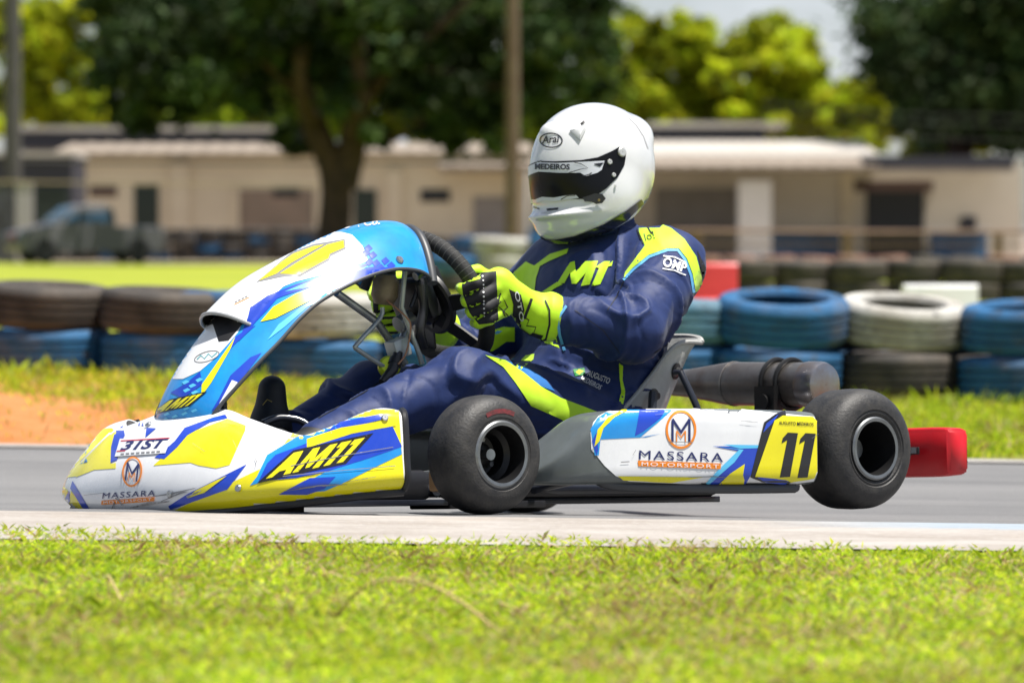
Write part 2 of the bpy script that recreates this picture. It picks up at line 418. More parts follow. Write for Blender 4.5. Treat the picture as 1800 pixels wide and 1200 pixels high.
# asphalt
m, N, L, B = nodes_mat('asphalt'); tc = N.new('ShaderNodeTexCoord'); P = tc.outputs['Object']
st = noise_node(N, L, P, 3.0, 7, .65, (.12, 1.6, 1)); gr = noise_node(N, L, P, 170, 3, .7); pt = noise_node(N, L, P, .8, 5)
c = mixc(N, L, rng_node(N, L, st, .3, .7), lin((.095, .095, .10)), lin((.155, .153, .155)))
c = mixc(N, L, rng_node(N, L, gr, .35, .7, 0, .35), c, lin((.36, .35, .34)))
c = mixc(N, L, rng_node(N, L, pt, .5, .75, 0, .5), c, lin((.085, .085, .09)))
c = mixc(N, L, rng_node(N, L, noise_node(N, L, P, 1.6, 9, .75, (.06, 3.2, 1)), .57, .64, 0, .6), c, lin((.06, .06, .063)))   # tyre marks
c = mixc(N, L, rng_node(N, L, noise_node(N, L, P, 14, 8, .8), .62, .74, 0, .5), c, lin((.30, .26, .22)))
L.new(c, B.inputs['Base Color']); B.inputs['Roughness'].default_value = .82
bp = N.new('ShaderNodeBump'); bp.inputs['Strength'].default_value = .5; bp.inputs['Distance'].default_value = .004; L.new(gr, bp.inputs['Height']); L.new(bp.outputs[0], B.inputs['Normal'])
TX = list(np.arange(-14, 14.01, .5)); TY = sorted(set(list(np.arange(8.2, 13.31, .15)) + GY[3:9] + [13.3]))
track = sheet('asphalt_track', TX, [y for y in TY if 8.2 <= y <= 13.3], .0, m)
# near edge: weathered pale concrete kerb
m, N, L, B = nodes_mat('pale_concrete'); tc = N.new('ShaderNodeTexCoord'); P = tc.outputs['Object']
c = mixc(N, L, rng_node(N, L, noise_node(N, L, P, 4, 8, .72, (.5, 1.5, 1)), .35, .68), lin((.40, .37, .345)), lin((.25, .215, .185)))
c = mixc(N, L, rng_node(N, L, noise_node(N, L, P, 1.3, 6, .6), .56, .72, 0, .5), c, lin((.38, .28, .20)))
c = mixc(N, L, rng_node(N, L, noise_node(N, L, P, 60, 5, .7), .5, .8, 0, .5), c, lin((.52, .49, .46)))
sx = N.new('ShaderNodeSeparateXYZ'); L.new(P, sx.inputs[0]); bm_ = math_node(N, L, 'MULTIPLY', rng_node(N, L, sx.outputs['X'], .5, .9), rng_node(N, L, math_node(N, L, 'ADD', sx.outputs['Y'], math_node(N, L, 'MULTIPLY', noise_node(N, L, P, 7, 6, .7), .12)), 8.11, 8.16, 0, .55))
c = mixc(N, L, bm_, c, lin((.25, .36, .47)))        # remains of blue kerb paint
c = mixc(N, L, rng_node(N, L, noise_node(N, L, P, 2.2, 9, .8, (.35, 2.2, 1)), .58, .66, 0, .55), c, lin((.17, .15, .14)))   # rubber and grime
L.new(c, B.inputs['Base Color']); B.inputs['Roughness'].default_value = .85
bp = N.new('ShaderNodeBump'); bp.inputs['Strength'].default_value = .5; bp.inputs['Distance'].default_value = .01; L.new(noise_node(N, L, P, 45, 6, .7), bp.inputs['Height']); L.new(bp.outputs[0], B.inputs['Normal'])
kerb = sheet('concrete_kerb', TX, [7.58, 7.7, 7.8, 8.0, 8.14, 8.2, 8.22], .008, m)
edge_paint = mat('worn_white_paint', (.42, .40, .38), .8, nscale=6, col2=(.22, .20, .18))
sheet('edge_line', TX, [13.12, 13.2, 13.3], .006, edge_paint)

# ------------------------------------------------------------------ far buildings
def pbox(mb, x0, x1, y0, y1, Y, depth):            # box whose front face spans those photo columns and rows at distance Y
    mb.box((X_at(x0, Y), Y, Z_at(y1, Y)), (X_at(x1, Y), Y + depth, Z_at(y0, Y))); return mb
W_CREAM = mat('cream_render', (.74, .64, .47), .9, nscale=.5, col2=(.63, .53, .39), bump=.2, bscale=3)
W_PALE = mat('pale_render', (.68, .61, .50), .9, nscale=.5, col2=(.58, .51, .42))
W_WHITE = mat('white_render', (.75, .72, .66), .85, nscale=.6, col2=(.62, .59, .53))
W_GAR = mat('darker_beige_door', (.30, .22, .165), .8, nscale=.8, col2=(.2, .16, .12))  # darker beige than the rendered walls
W_BLUE = mat('blue_wall_paint', (.03, .15, .34), .7, nscale=.8, col2=(.02, .075, .16))
W_DARK = mat('dark_opening', (.012, .014, .02), .5)
W_GREEN = mat('dark_green_paint', (.018, .03, .022), .5)
W_FASC = mat('dark_fascia', (.035, .035, .05), .6)
W_SHEET = mat('pale_roof_sheet', (.50, .47, .43), .6, nscale=.7, col2=(.47, .42, .36))
W_TILE = mat('faded_clay_tiles', (.30, .25, .20), .9, nscale=1.6, col2=(.21, .17, .135), bump=.4, bscale=8)
W_BROWN = mat('brown_shutter', (.09, .05, .04), .6)
W_SHUT = mat('grey_roller_slat', (.30, .27, .245), .55, nscale=2, namt=.2)
def roof_sheet(name, x0, x1, Yf, zf, Yb, zb, m, parent, wave=.05, pitch=.45, t=.1):
    n = int((x1 - x0) / pitch * 4); V = []; F = []
    for i in range(n + 1):
        x = x0 + (x1 - x0) * i / n; dz = wave * math.cos(i / 4 * 2 * PI)
        V += [(x, Yf, zf + dz), (x, Yb, zb + dz), (x, Yb, zb - t), (x, Yf, zf - t)]
    for i in range(n):
        a = 4 * i; b = a + 4
        for k in range(4): F.append((a + k, a + (k + 1) % 4, b + (k + 1) % 4, b + k))
    F += [(0, 3, 2, 1), (4 * n, 4 * n + 1, 4 * n + 2, 4 * n + 3)]
    return mk(name, V, F, m, parent, smooth=False)
def part(name, m, parent, *boxes):
    mb = MB()
    for b in boxes: pbox(mb, *b)
    return mb.build(name, m, parent, smooth=False)
YB = 105.0
b1 = empty('long_building', (X_at(450, YB), YB, 0))
PM = Matrix.Translation(b1.location).inverted()
def own(root):                                     # children are built in world axes; keep them there
    root_inv = Matrix.Translation(root.location).inverted()
    for c in root.children:
        c.matrix_parent_inverse = root_inv
part('wall', W_CREAM, b1, (128, 925, 268, 462, YB, 7))
part('pilaster', W_CREAM, b1, (300, 332, 283, 459, YB - .15, .15)); part('pilaster', W_CREAM, b1, (680, 706, 300, 459, YB - .15, .15))
part('base_band', W_BLUE, b1, (281, 416, 408, 460, YB - .06, .06)); part('base_band', W_BLUE, b1, (663, 735, 408, 460, YB - .06, .06))
part('door', W_GREEN, b1, (236, 279, 326, 462, YB - .05, .05)); part('door', W_GREEN, b1, (622, 662, 333, 462, YB - .05, .05))
w = part('window', W_BROWN, b1, (158, 206, 328, 346, YB - .05, .05)); 
part('window', W_DARK, b1, (739, 791, 333, 355, YB - .05, .05))
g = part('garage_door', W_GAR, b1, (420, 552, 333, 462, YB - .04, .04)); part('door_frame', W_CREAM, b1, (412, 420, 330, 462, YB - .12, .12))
part('vent_window', W_DARK, b1, (480, 526, 332, 346, YB - .08, .04))
part('roller_shutter', W_SHUT, b1, (832, 905, 346, 462, YB - .05, .05))
x0, x1 = X_at(100, YB), X_at(935, YB)
roof_sheet('tile_roof', x0, x1, YB - .5, Z_at(268, YB), YB + 4, Z_at(246, YB), W_TILE, b1, .02, .5)
part('upper_block', W_FASC, b1, (20, 560, 231, 262, YB + 4.2, 4)); part('parapet_cap', W_SHEET, b1, (20, 560, 222, 231, YB + 4.1, 4.2))
own(b1); tag(b1, 'long cream single-storey building with tiled roof behind the dark tree, left of the helmet', 'building')
b2 = empty('porch_building', (X_at(1350, 107), 107, 0)); YP = 107.0
part('wall', W_PALE, b2, (930, 1795, 285, 470, YP, 6))
part('column', W_WHITE, b2, (1298, 1356, 318, 470, YP - 3, .9))
part('base_band', W_BLUE, b2, (1357, 1478, 405, 470, YP - .06, .06)); part('base_band', W_BLUE, b2, (1635, 1735, 405, 470, YP - .06, .06))
part('base_band', W_BLUE, b2, (930, 985, 400, 470, YP - .06, .06))
part('door', W_DARK, b2, (1522, 1624, 336, 470, YP - .05, .05)); part('door_lintel', W_BROWN, b2, (1500, 1640, 318, 336, YP - .12, .12))
part('pilaster', W_CREAM, b2, (1478, 1500, 300, 470, YP - .12, .12)); part('meter_box', W_FASC, b2, (1690, 1716, 380, 402, YP - .2, .2))
sh = part('roller_shutter', W_SHUT, b2, (1152, 1296, 330, 470, YP - .04, .04)); sh2 = part('roller_shutter', W_SHUT, b2, (940, 1010, 345, 420, YP - .04, .04))
for k in range(15):
    s = part('slat', W_SHUT, sh, (1154, 1294, 334 + k * 9.0, 339.5 + k * 9.0, YP - .1, .055))
    s.matrix_parent_inverse = Matrix.Identity(4)
xa, xb = X_at(1000, YP - 3), X_at(1560, YP - 3)
part('porch_beam', W_TILE, b2, (775, 1780, 296, 302, YP - 3.2, .3))
roof_sheet('tile_roof', X_at(770, YP - 3.4), X_at(1545, YP - 3.4), YP - 3.4, Z_at(291, YP - 3.4), YP - .5, Z_at(275, YP - .5), W_TILE, b2, .02, .45)
roof_sheet('sheet_roof', X_at(1130, YP - .4), X_at(1545, YP - .4), YP - .4, Z_at(272, YP - .4), YP + 5, Z_at(248, YP + 5), W_SHEET, b2, .015, .3)
part('awning', W_FASC, b2, (1520, 1782, 274, 297, YP - 3.1, 2.9))
part('upper_block', W_FASC, b2, (1140, 1345, 224, 262, YP + 5.4, 4)); part('parapet_cap', W_SHEET, b2, (1140, 1382, 215, 224, YP + 5.2, 4.4))
own(b2); tag(b2, 'pale porch building with white column, roller shutter and black doorway at the right', 'building')
b3 = empty('dark_kiosk', (X_at(60, 96), 96, 0))
part('body', W_FASC, b3, (-120, 128, 275, 470, 96, 3)); part('roof', W_SHEET, b3, (-130, 130, 267, 275, 95.8, 3.4))
part('side_panel', W_GREEN, b3, (62, 120, 330, 470, 95.9, .1))
own(b3); tag(b3, 'dark flat-roofed kiosk at the left edge beside the cream building', 'kiosk')
sg = part('sign_board', mat('lilac_white_board', (.42, .38, .42), .6), None, (28, 58, 318, 468, 90, .15)); tag(sg, 'upright pale sign board standing before the dark kiosk', 'sign board')
sg2 = part('sign_board', mat('black_purple_board', (.03, .025, .04), .5, nscale=2, col2=(.1, .1, .14)), None, (-60, 27, 320, 468, 90, .15)); tag(sg2, 'dark banner board at the left edge next to the pale sign board', 'sign board')

# ------------------------------------------------------------------ pickup truck parked far left
YC = 88.0
def car():
    root = empty('pickup_truck', (X_at(150, YC), YC, 0)); sc = 1 / 78.0
    paint = mat('silver_car_paint', (.15, .15, .16), .45, coat=.4); glass = mat('car_glass', (.05, .12, .20), .1, spec=.6); dark = mat('car_underbody', (.02, .02, .022), .6)
    zb = .32
    # x to the right (rear of truck), bonnet to the left
    prof = [(-1.9, zb), (-1.95, .62), (-1.85, .82), (-1.1, 1.0), (-.95, 1.02), (.55, 1.05), (.6, .95), (1.85, .93), (1.9, .6), (1.88, zb)]
    V = []; n = len(prof)
    for s, k in ((-.8, .96), (-.72, 1.0), (.72, 1.0), (.8, .96)):
        V += [(x * k, s, z if abs(s) < .75 else z - .02) for x, z in prof]
    F = []
    for r in range(3):
        for i in range(n): F.append((r * n + i, r * n + (i + 1) % n, (r + 1) * n + (i + 1) % n, (r + 1) * n + i))
    F += [tuple(range(n))[::-1], tuple(range(3 * n, 4 * n))]
    mk('body', V, F, paint, root, sharp=35)
    cab = [(-1.0, 1.0), (-.42, 1.46), (-.2, 1.5), (.35, 1.5), (.55, 1.42), (.62, 1.02)]
    V = []; n = len(cab)
    for s, k in ((-.74, 0), (-.6, 1), (.6, 1), (.74, 0)):
        V += [(x, s if z < 1.1 else s * .9, z - (.0 if k else .03 if z > 1.2 else 0)) for x, z in cab]
    F = []
    for r in range(3):
        for i in range(n): F.append((r * n + i, r * n + (i + 1) % n, (r + 1) * n + (i + 1) % n, (r + 1) * n + i))
    F += [tuple(range(n))[::-1], tuple(range(3 * n, 4 * n))]
    mk('cabin', V, F, paint, root, sharp=30)
    MB().add([(-.93, -.69, 1.06), (-.46, -.6, 1.43), (-.46, .6, 1.43), (-.93, .69, 1.06), (-.95, -.69, 1.07), (-.48, -.6, 1.45), (-.48, .6, 1.45), (-.95, .69, 1.07)], [(4, 5, 6, 7), (0, 3, 2, 1), (0, 1, 5, 4), (1, 2, 6, 5), (2, 3, 7, 6), (3, 0, 4, 7)]).build('windscreen', glass, root, smooth=False)
    for s in (-1, 1): MB().add([(-.75, s * .725, 1.07), (.5, s * .725, 1.07), (.42, s * .635, 1.4), (-.38, s * .635, 1.44), (-.75, s * .745, 1.07), (.5, s * .745, 1.07), (.42, s * .655, 1.4), (-.38, s * .655, 1.44)], [(0, 1, 2, 3), (4, 7, 6, 5), (0, 4, 5, 1), (1, 5, 6, 2), (2, 6, 7, 3), (3, 7, 4, 0)]).build('side_window', glass, root, smooth=False)
    for x in (-1.25, 1.2):
        for s in (-1, 1):
            MB().lathe([(.12, -.1), (.2, -.1), (.3, -.09), (.32, -.05), (.32, .05), (.3, .09), (.2, .1), (.12, .1), (.001, .06)], 24, frame((0, s, 0), (x, s * .72, .32))).build('wheel', dark, root)
    MB().box((-1.98, -.72, .42), (-1.9, .72, .6)).build('front_bumper', dark, root, bevel=.02)
    for s in (-1, 1): MB().box((-1.95, s * .62 - .14, .66), (-1.86, s * .62 + .14, .78)).build('headlight', glass, root, bevel=.02)
    MB().box((-1.97, -.3, .64), (-1.88, .3, .76)).build('grille', mat('dull_red_grille', (.2, .03, .03), .5), root, bevel=.01)
    root.rotation_euler = (0, 0, math.radians(22)); root.scale = (.88, .88, .88)
    return tag(root, 'silver pickup truck parked before the cream building at far left', 'pickup truck')
car()

# ------------------------------------------------------------------ trees
def leaf_cloud(centres, n, size, seed, squash=.8, spread=None):
    r = np.random.default_rng(seed); c = np.array([x[:3] for x in centres]); rad = np.array([x[3] for x in centres]); w = rad ** 2; w /= w.sum()
    k = r.choice(len(c), n, p=w); d = r.normal(size=(n, 3)); d /= np.linalg.norm(d, axis=1, keepdims=True)
    p = c[k] + d * (rad[k] * np.abs(r.normal(0, .75, n)))[:, None] * np.array([1.1, 1, squash])
    u = r.normal(size=(n, 3)); u /= np.linalg.norm(u, axis=1, keepdims=True); t = r.normal(size=(n, 3)) + d * .6; v = np.cross(u, t); v /= np.linalg.norm(v, axis=1, keepdims=True) + 1e-9
    s = size * r.uniform(.6, 1.5, n)[:, None]; u *= s; v *= s * .55
    V = np.stack([p - u, p - v * .9 + u * .1, p + u, p + v * .9 + u * .1], 1).reshape(-1, 3); F = np.arange(4 * n).reshape(n, 4)
    cl = (r.uniform(.3, 1., len(c)) ** 2 * 1.7 + .4)[k] * r.uniform(.7, 1.3, n); hue = r.normal(0, .06, n)  # brighter clumps put sunlit foliage into the leaf tint
    T = np.stack([cl * (1 + hue * 2), cl, cl * (1 - hue)], 1).repeat(4, 0); return V, F, np.clip(T, 0.1, 2.2)
LEAF_DARK = mat('dark_leaves', (.036, .060, .015), .6, attr=True, nscale=.6, col2=(.014, .026, .010), trans=.3, spec=.15)
LEAF_LIME = mat('yellow_green_leaves', (.37, .40, .016), .6, attr=True, nscale=.5, col2=(.24, .29, .014), trans=.55, spec=.2)
LEAF_MID = mat('mid_green_leaves', (.22, .29, .012), .6, attr=True, nscale=.5, col2=(.09, .15, .012), trans=.4, spec=.2)
BARK = mat('brown_bark', (.070, .040, .032), .9, nscale=4, col2=(.028, .018, .015), bump=.8, bscale=9)
def tree(label, base, trunks, blobs, n, size, lm, seed, name='broadleaf_tree'):
    root = empty(name, base); inv = Matrix.Translation(base).inverted(); mb = MB(); tk = None
    for P, r0, r1 in trunks:
        C = catmull(P, 5); R = [r0 + (r1 - r0) * i / (len(C) - 1) for i in range(len(C))]
        for i, p in enumerate(C):
            q = noise.noise(p * .9) * .12; p.x += q; p.y += q * .5
        o = MB().tube(C, R, 10).build('trunk' if tk is None else 'limb', BARK, root if tk is None else tk)
        if tk is None: tk = o; o.matrix_parent_inverse = inv
    V, F, T = leaf_cloud(blobs, n, size, seed)
    o = bpy.data.objects.new('crown', fast_mesh('crown', V, F, lm, False, T)); COL.objects.link(o); o.parent = root; o.matrix_parent_inverse = inv
    return tag(root, label, 'tree', 'trees around the far building')
def blobs_px(Y, lst, dy=1.5, seed=0, sub=5, rk=1.):        # crown clumps: photo column, row, radius in pixels
    r = random.Random(seed); out = []
    for (x, y, rad) in lst:
        R = rad / FPX * Y
        for k in range(sub):
            a = r.uniform(0, 2 * PI); e = r.uniform(-1, 1); q = R * r.uniform(.2, 1.02)
            p = at(x, y, Y + r.uniform(-dy, dy)); out.append((p.x + q * math.cos(a), p.y + q * math.sin(a) * .8, p.z + q * e * .8, R * rk * r.uniform(.3, .65)))
    return out
YT = 84.0
P_ = lambda x, y, Y=YT: at(x, y, Y)
tree('huge dark tree with forked brown trunk in front of the cream building', (X_at(590, YT), YT, 0),
     [([P_(590, 480), P_(586, 400), P_(585, 300), P_(545, 210), P_(525, 120), P_(540, -40)], .40, .20),
      ([P_(598, 330), P_(622, 240), P_(632, 150), P_(620, -40)], .36, .2), ([P_(628, 190, 83.5), P_(700, 110, 82.6), P_(780, 40, 82.4), P_(860, -30, 82.4)], .16, .07),
      ([P_(540, 190, 83.5), P_(470, 110, 82.6), P_(420, 75, 82.3), P_(330, 30, 82.3)], .11, .04), ([P_(640, 230), P_(700, 240), P_(760, 200)], .1, .05),
      ([P_(700, 110, 82.6), P_(800, 130, 82.6), P_(900, 150, 82.8), P_(1000, 60, 83)], .08, .03), ([P_(545, 210, 83.5), P_(528, 120, 82.4), P_(545, -40, 82.2)], .2, .14), ([P_(625, 230, 83.5), P_(634, 130, 82.4), P_(622, -40, 82.2)], .2, .13)],
     blobs_px(YT, [(230, 30, 80), (215, 120, 60), (230, 190, 42), (300, 60, 90), (330, 160, 60), (400, 120, 70), (420, 20, 90), (440, 180, 45), (520, 50, 80), (600, 20, 80), (690, 30, 80), (700, 150, 55), (770, 90, 80), (790, 190, 62), (770, 230, 36), (860, 130, 70), (850, 210, 50), (870, 250, 30), (900, 30, 80), (980, 60, 80), (1000, 150, 55), (960, 190, 45), (1040, 40, 50), (560, 110, 50), (520, 260, 22), (650, 90, 50), (180, -10, 60), (350, -20, 90), (480, 0, 80), (740, 0, 80), (830, 40, 80), (1030, -10, 60), (1060, 90, 30), (280, 130, 60), (370, 100, 70), (640, 40, 80), (940, 110, 60), (720, 70, 70), (470, 90, 70), (560, 30, 80), (500, 235, 30), (660, 240, 30), (800, 250, 28), (240, 220, 24), (590, 170, 40)], 2.6, 3, 7),
     54000, .15, LEAF_DARK, 11)
YT2 = 112.0
tree('dark round tree at the top right corner above the porch building', (X_at(1690, YT2), YT2, 0),
     [([P_(1690, 470, YT2), P_(1690, 250, YT2), P_(1700, 60, YT2)], .5, .25)],
     blobs_px(YT2, [(1560, 20, 55), (1560, 100, 50), (1620, 60, 90), (1640, 180, 70), (1600, 215, 36), (1720, 60, 90), (1700, 200, 70), (1790, 120, 90), (1780, 220, 60), (1640, 250, 30), (1850, 40, 90), (1850, 200, 80), (1530, 40, 30), (1580, 160, 50), (1680, 120, 80), (1740, 150, 80), (1680, 10, 80), (1770, 20, 80)], 2.5, 5, 7),
     30000, .18, LEAF_DARK, 12)
YT3 = 135.0
for i, (x, lst, lab) in enumerate((
    (1130, [(1085, 60, 50), (1110, 130, 60), (1100, 200, 60), (1150, 180, 55), (1180, 110, 45), (1060, 130, 40), (1130, 70, 45), (1060, 205, 50), (1170, 225, 42), (1120, 230, 40)], 'yellow-green tree just behind the helmet top'),
    (1240, [(1215, 60, 40), (1250, 120, 55), (1230, 190, 60), (1290, 170, 50), (1180, 215, 45), (1285, 100, 42), (1185, 70, 34), (1300, 222, 45), (1240, 230, 40)], 'yellow-green tree in the middle of the row above the sheet roof'),
    (1380, [(1360, 60, 50), (1395, 70, 42), (1380, 130, 60), (1340, 180, 60), (1410, 190, 60), (1420, 130, 36), (1440, 205, 42), (1330, 105, 46), (1370, 225, 44), (1410, 95, 34)], 'tallest yellow-green tree beside the gap of white sky'),
    (1510, [(1490, 180, 40), (1520, 160, 38), (1560, 150, 36), (1500, 225, 42), (1560, 215, 40), (1460, 235, 38), (1455, 175, 36), (1590, 190, 36), (1520, 240, 36)], 'low yellow-green tree below the gap of white sky'))):
    tree(lab, (X_at(x, YT3), YT3, 0), [([P_(x, 460, YT3), P_(x + 4, 250, YT3), P_(x - 4, 110 if i < 3 else 200, YT3)], .35, .12)], blobs_px(YT3, lst, 2.5, 20 + i, 18, .55), 24000, .19, LEAF_LIME, 30 + i)
tree('bright green tree at the top left behind the lamp pole', (X_at(80, 125), 125, 0), [([P_(90, 460, 125), P_(85, 200, 125), P_(80, 30, 125)], .4, .15)],
     blobs_px(125, [(20, 60, 60), (70, 30, 60), (120, 50, 60), (60, 110, 55), (150, 110, 45), (110, 190, 60), (30, 190, 60), (160, 10, 45), (-40, 60, 80), (-20, 180, 60), (90, 80, 60), (40, 150, 50), (150, 180, 50), (100, 130, 50)], 2, 40, 14, .55), 20000, .18, LEAF_LIME, 41)
for i, (x, lst, lab) in enumerate(((330, [(210, 190, 45), (280, 190, 50), (350, 185, 50), (330, 120, 60), (240, 60, 70), (200, 140, 50), (180, 210, 45), (260, 130, 60), (310, 215, 50), (380, 210, 50), (360, 60, 70)], 'mid green tree seen through the dark tree, above the left roof'), (470, [(430, 190, 45), (480, 190, 45), (520, 120, 60), (420, 60, 70), (600, 200, 50), (440, 130, 60), (560, 215, 45), (540, 180, 50), (640, 150, 60), (620, 80, 60), (500, 215, 40)], 'mid green tree seen behind the forked trunk'), (800, [(700, 200, 55), (780, 230, 50), (870, 220, 60), (960, 200, 60), (1020, 140, 70), (860, 120, 70), (720, 90, 70), (1030, 230, 45), (660, 215, 50), (700, 140, 60), (820, 180, 60), (920, 130, 60), (900, 225, 45), (980, 235, 45), (800, 40, 70), (940, 50, 70), (1040, 60, 50)], 'mid green tree behind the tan pole and helmet'))):
    tree(lab, (X_at(x, 128), 128, 0), [([P_(x, 460, 128), P_(x, 240, 128), P_(x, 100, 128)], .35, .12)], blobs_px(128, lst, 2, 50 + i, 14, .65), 30000, .2, LEAF_MID, 50 + i)
for i, (x, y, r, lab) in enumerate(((1640, 262, 36, 'lime shrub behind the black awning'), (1700, 250, 30, 'smaller lime shrub at the right above the awning'))):
    V, F, T = leaf_cloud(blobs_px(114, [(x, y, r), (x + 30, y + 4, r * .7), (x - 24, y + 6, r * .6)], 1, 60 + i, 5), 2500, .16, 61 + i)
    root = empty('shrub', (X_at(x, 114), 114, 0)); o = bpy.data.objects.new('foliage', fast_mesh('foliage', V, F, LEAF_LIME, False, T)); COL.objects.link(o); o.parent = root; o.matrix_parent_inverse = Matrix.Translation(root.location).inverted()
    s = MB().tube([(X_at(x, 114), 114, 0), (X_at(x, 114) + .1, 114, Z_at(y, 114))], [.1, .04], 8).build('stem', BARK, root); s.matrix_parent_inverse = o.matrix_parent_inverse
    tag(root, lab, 'shrub')
# ------------------------------------------------------------------ poles, cables, rail fence
def pole(name, label, x0, x1, Y, ztop, m):
    c = (x0 + x1) / 2; r = (x1 - x0) / 2 / FPX * Y; root = empty(name, (X_at(c, Y), Y, 0))
    V, F = tube([(0, 0, -.2), (0, 0, ztop * .5), (0, 0, ztop)], [r * 1.08, r, r * .9], 16); mk('shaft', V, F, m, root)
    mb = MB(); mb.box((-.9, -.06, ztop - .5), (.9, .06, ztop - .36)); mb.build('cross_arm', m, root, bevel=.01)
    return tag(root, label, 'pole')
pole('utility_pole', 'tan utility pole rising in front of the trees left of the helmet', 889, 913, 80, 9.5, mat('tan_pole', (.115, .072, .055), .9, nscale=3, col2=(.15, .105, .08)))
pole('utility_pole', 'grey pole at the top left in front of the bright tree', 8, 38, 92, 10, mat('grey_pole', (.09, .085, .08), .8, nscale=3, namt=.3))
CAB = mat('dark_cable', (.03, .03, .028), .6); ROPE = mat('ochre_wire', (.30, .24, .12), .7)
def cable(label, P, r, m, sag=0.):
    P = [Vector(p) for p in P]; C = []
    for i in range(len(P) - 1):
        for k in range(12): t = k / 12; q = P[i].lerp(P[i + 1], t); q.z -= sag * 4 * t * (1 - t); C.append(q)
    C.append(P[-1]); return tag(MB().tube(C, r, 6).build('cable', m), label, 'cable', 'cables before the far buildings')
cable('dark cable sagging across the cream wall at eave height', [at(-60, 281, 92), at(800, 285, 92)], .035, CAB, .05)
cable('thin ochre wire across the cream wall at window height', [at(-60, 319, 90), at(560, 327, 90)], .022, ROPE)
for k, (y0, y1) in enumerate(((186, 205), (203, 222), (225, 247))):
    cable(('upper', 'middle', 'lowest')[k] + ' of the three thin wires before the dark tree at right', [at(1340, y0 - 6, 100), at(1860, y1, 100)], .008, CAB, .1)
RAIL = mat('brown_rail', (.22, .13, .10), .7, nscale=2, namt=.3)
fr = empty('rail_fence', (X_at(1500, 78), 78, 0))
for y, r in ((408, .04), (430, .022)): MB().tube([at(1180, y - 2, 78), at(1500, y, 78), at(1860, y + 1, 78)], r, 8).build('rail', RAIL, fr)
for x in (1225, 1490, 1755): MB().tube([(X_at(x, 78.1), 78.1, -.05), (X_at(x, 78.1), 78.1, Z_at(405, 78.1))], .09, 8).build('post', RAIL, fr)
own(fr); tag(fr, 'brown rail fence with posts before the porch building', 'fence')
fl = empty('rail_fence', (X_at(480, 97), 97, 0))
MB().tube([at(330, 421, 97), at(780, 424, 97)], .045, 8).build('rail', ROPE, fl)
for x in (340, 560, 770): MB().tube([(X_at(x, 97), 97.1, -.05), (X_at(x, 97), 97.1, Z_at(419, 97))], .05, 8).build('post', ROPE, fl)
own(fl); tag(fl, 'ochre rail fence before the blue base band of the cream building', 'fence')

# ------------------------------------------------------------------ tyres
def tyre_profile(R, W, rb):
    h = W / 2; g = .012; P = [(rb, -h * .72), (rb + .012, -h * .95), (R * .80, -h), (R * .93, -h * .93), (R * .985, -h * .74), (R, -h * .6)]
    for c in (-.38, 0, .38):
        P += [(R, h * (c - .07)), (R - g, h * (c - .055)), (R - g, h * (c + .055)), (R, h * (c + .07))]
    P += [(R, h * .6), (R * .985, h * .74), (R * .93, h * .93), (R * .80, h), (rb + .012, h * .95), (rb, h * .72), (rb + .02, h * .6), (R - .03, h * .5), (R - .03, -h * .5), (rb + .02, -h * .6), (rb, -h * .72)]
    return P
RUB = mat('weathered_rubber', (.030, .028, .027), .75, nscale=5, col2=(.095, .078, .063), bump=.3, bscale=30, coords='Object')
def tyre_paint(name, c, c2):
    m, N, L, B = nodes_mat(name); tc = N.new('ShaderNodeTexCoord'); oi = N.new('ShaderNodeObjectInfo'); va = N.new('ShaderNodeVectorMath'); L.new(tc.outputs['Object'], va.inputs[0]); cm = N.new('ShaderNodeCombineXYZ'); sc = math_node(N, L, 'MULTIPLY', oi.outputs['Random'], 40.); L.new(sc, cm.inputs[2]); L.new(cm.outputs[0], va.inputs[1]); P = va.outputs[0]
    k = mixc(N, L, rng_node(N, L, noise_node(N, L, P, 5, 7), .35, .65), lin(c), lin(c2))
    k = mixc(N, L, rng_node(N, L, noise_node(N, L, P, 11, 9, .75, (1, 1, 3)), .56, .63, 0, .9), k, lin((.04, .037, .035)))     # flaked to bare rubber
    k = mixc(N, L, rng_node(N, L, noise_node(N, L, P, 3.2, 6), .5, .8, 0, .6), k, lin((.26, .20, .15)))                       # dust
    L.new(k, B.inputs['Base Color']); B.inputs['Roughness'].default_value = .7
    bp = N.new('ShaderNodeBump'); bp.inputs['Strength'].default_value = .5; bp.inputs['Distance'].default_value = .008; L.new(noise_node(N, L, P, 24, 6, .7), bp.inputs['Height']); L.new(bp.outputs[0], B.inputs['Normal']); return m
T_BLUE = tyre_paint('blue_tyre_paint', (.012, .12, .29), (.010, .075, .18)); T_WHITE = tyre_paint('white_tyre_paint', (.52, .51, .48), (.33, .31, .27)); T_SKY = tyre_paint('faded_blue_tyre_paint', (.13, .27, .36), (.06, .17, .26)); T_BROWN = tyre_paint('dusty_tyre', (.17, .085, .06), (.25, .13, .09))
TM = {}
def tyre_mesh(m, big=True):
    k = (m.name, big)
    if k not in TM:
        V, F = lathe(tyre_profile(.30, .205, .195), 56 if big else 20); TM[k] = mesh_of('barrier_tyre', V, F, True, 35); TM[k].materials.append(m)
    return TM[k]
def tyre(x, y, z, m, label, group, tilt=(0, 0), s=1., big=True, sz=1.):
    o = bpy.data.objects.new('barrier_tyre', tyre_mesh(m, big)); COL.objects.link(o); o.location = (x, y, z); o.rotation_euler = (tilt[0], tilt[1], 0 if big else random.uniform(0, 6)); o.scale = (s * random.uniform(.96, 1.04), s * random.uniform(.96, 1.04), s * sz * random.uniform(.93, 1.03))
    return tag(o, label, 'tyre', group)
YF = 18.4
col_of = {'K': RUB, 'B': T_BLUE, 'W': T_WHITE, 'S': T_SKY}; cname = {'K': 'black', 'B': 'blue', 'W': 'white', 'S': 'faded blue'}
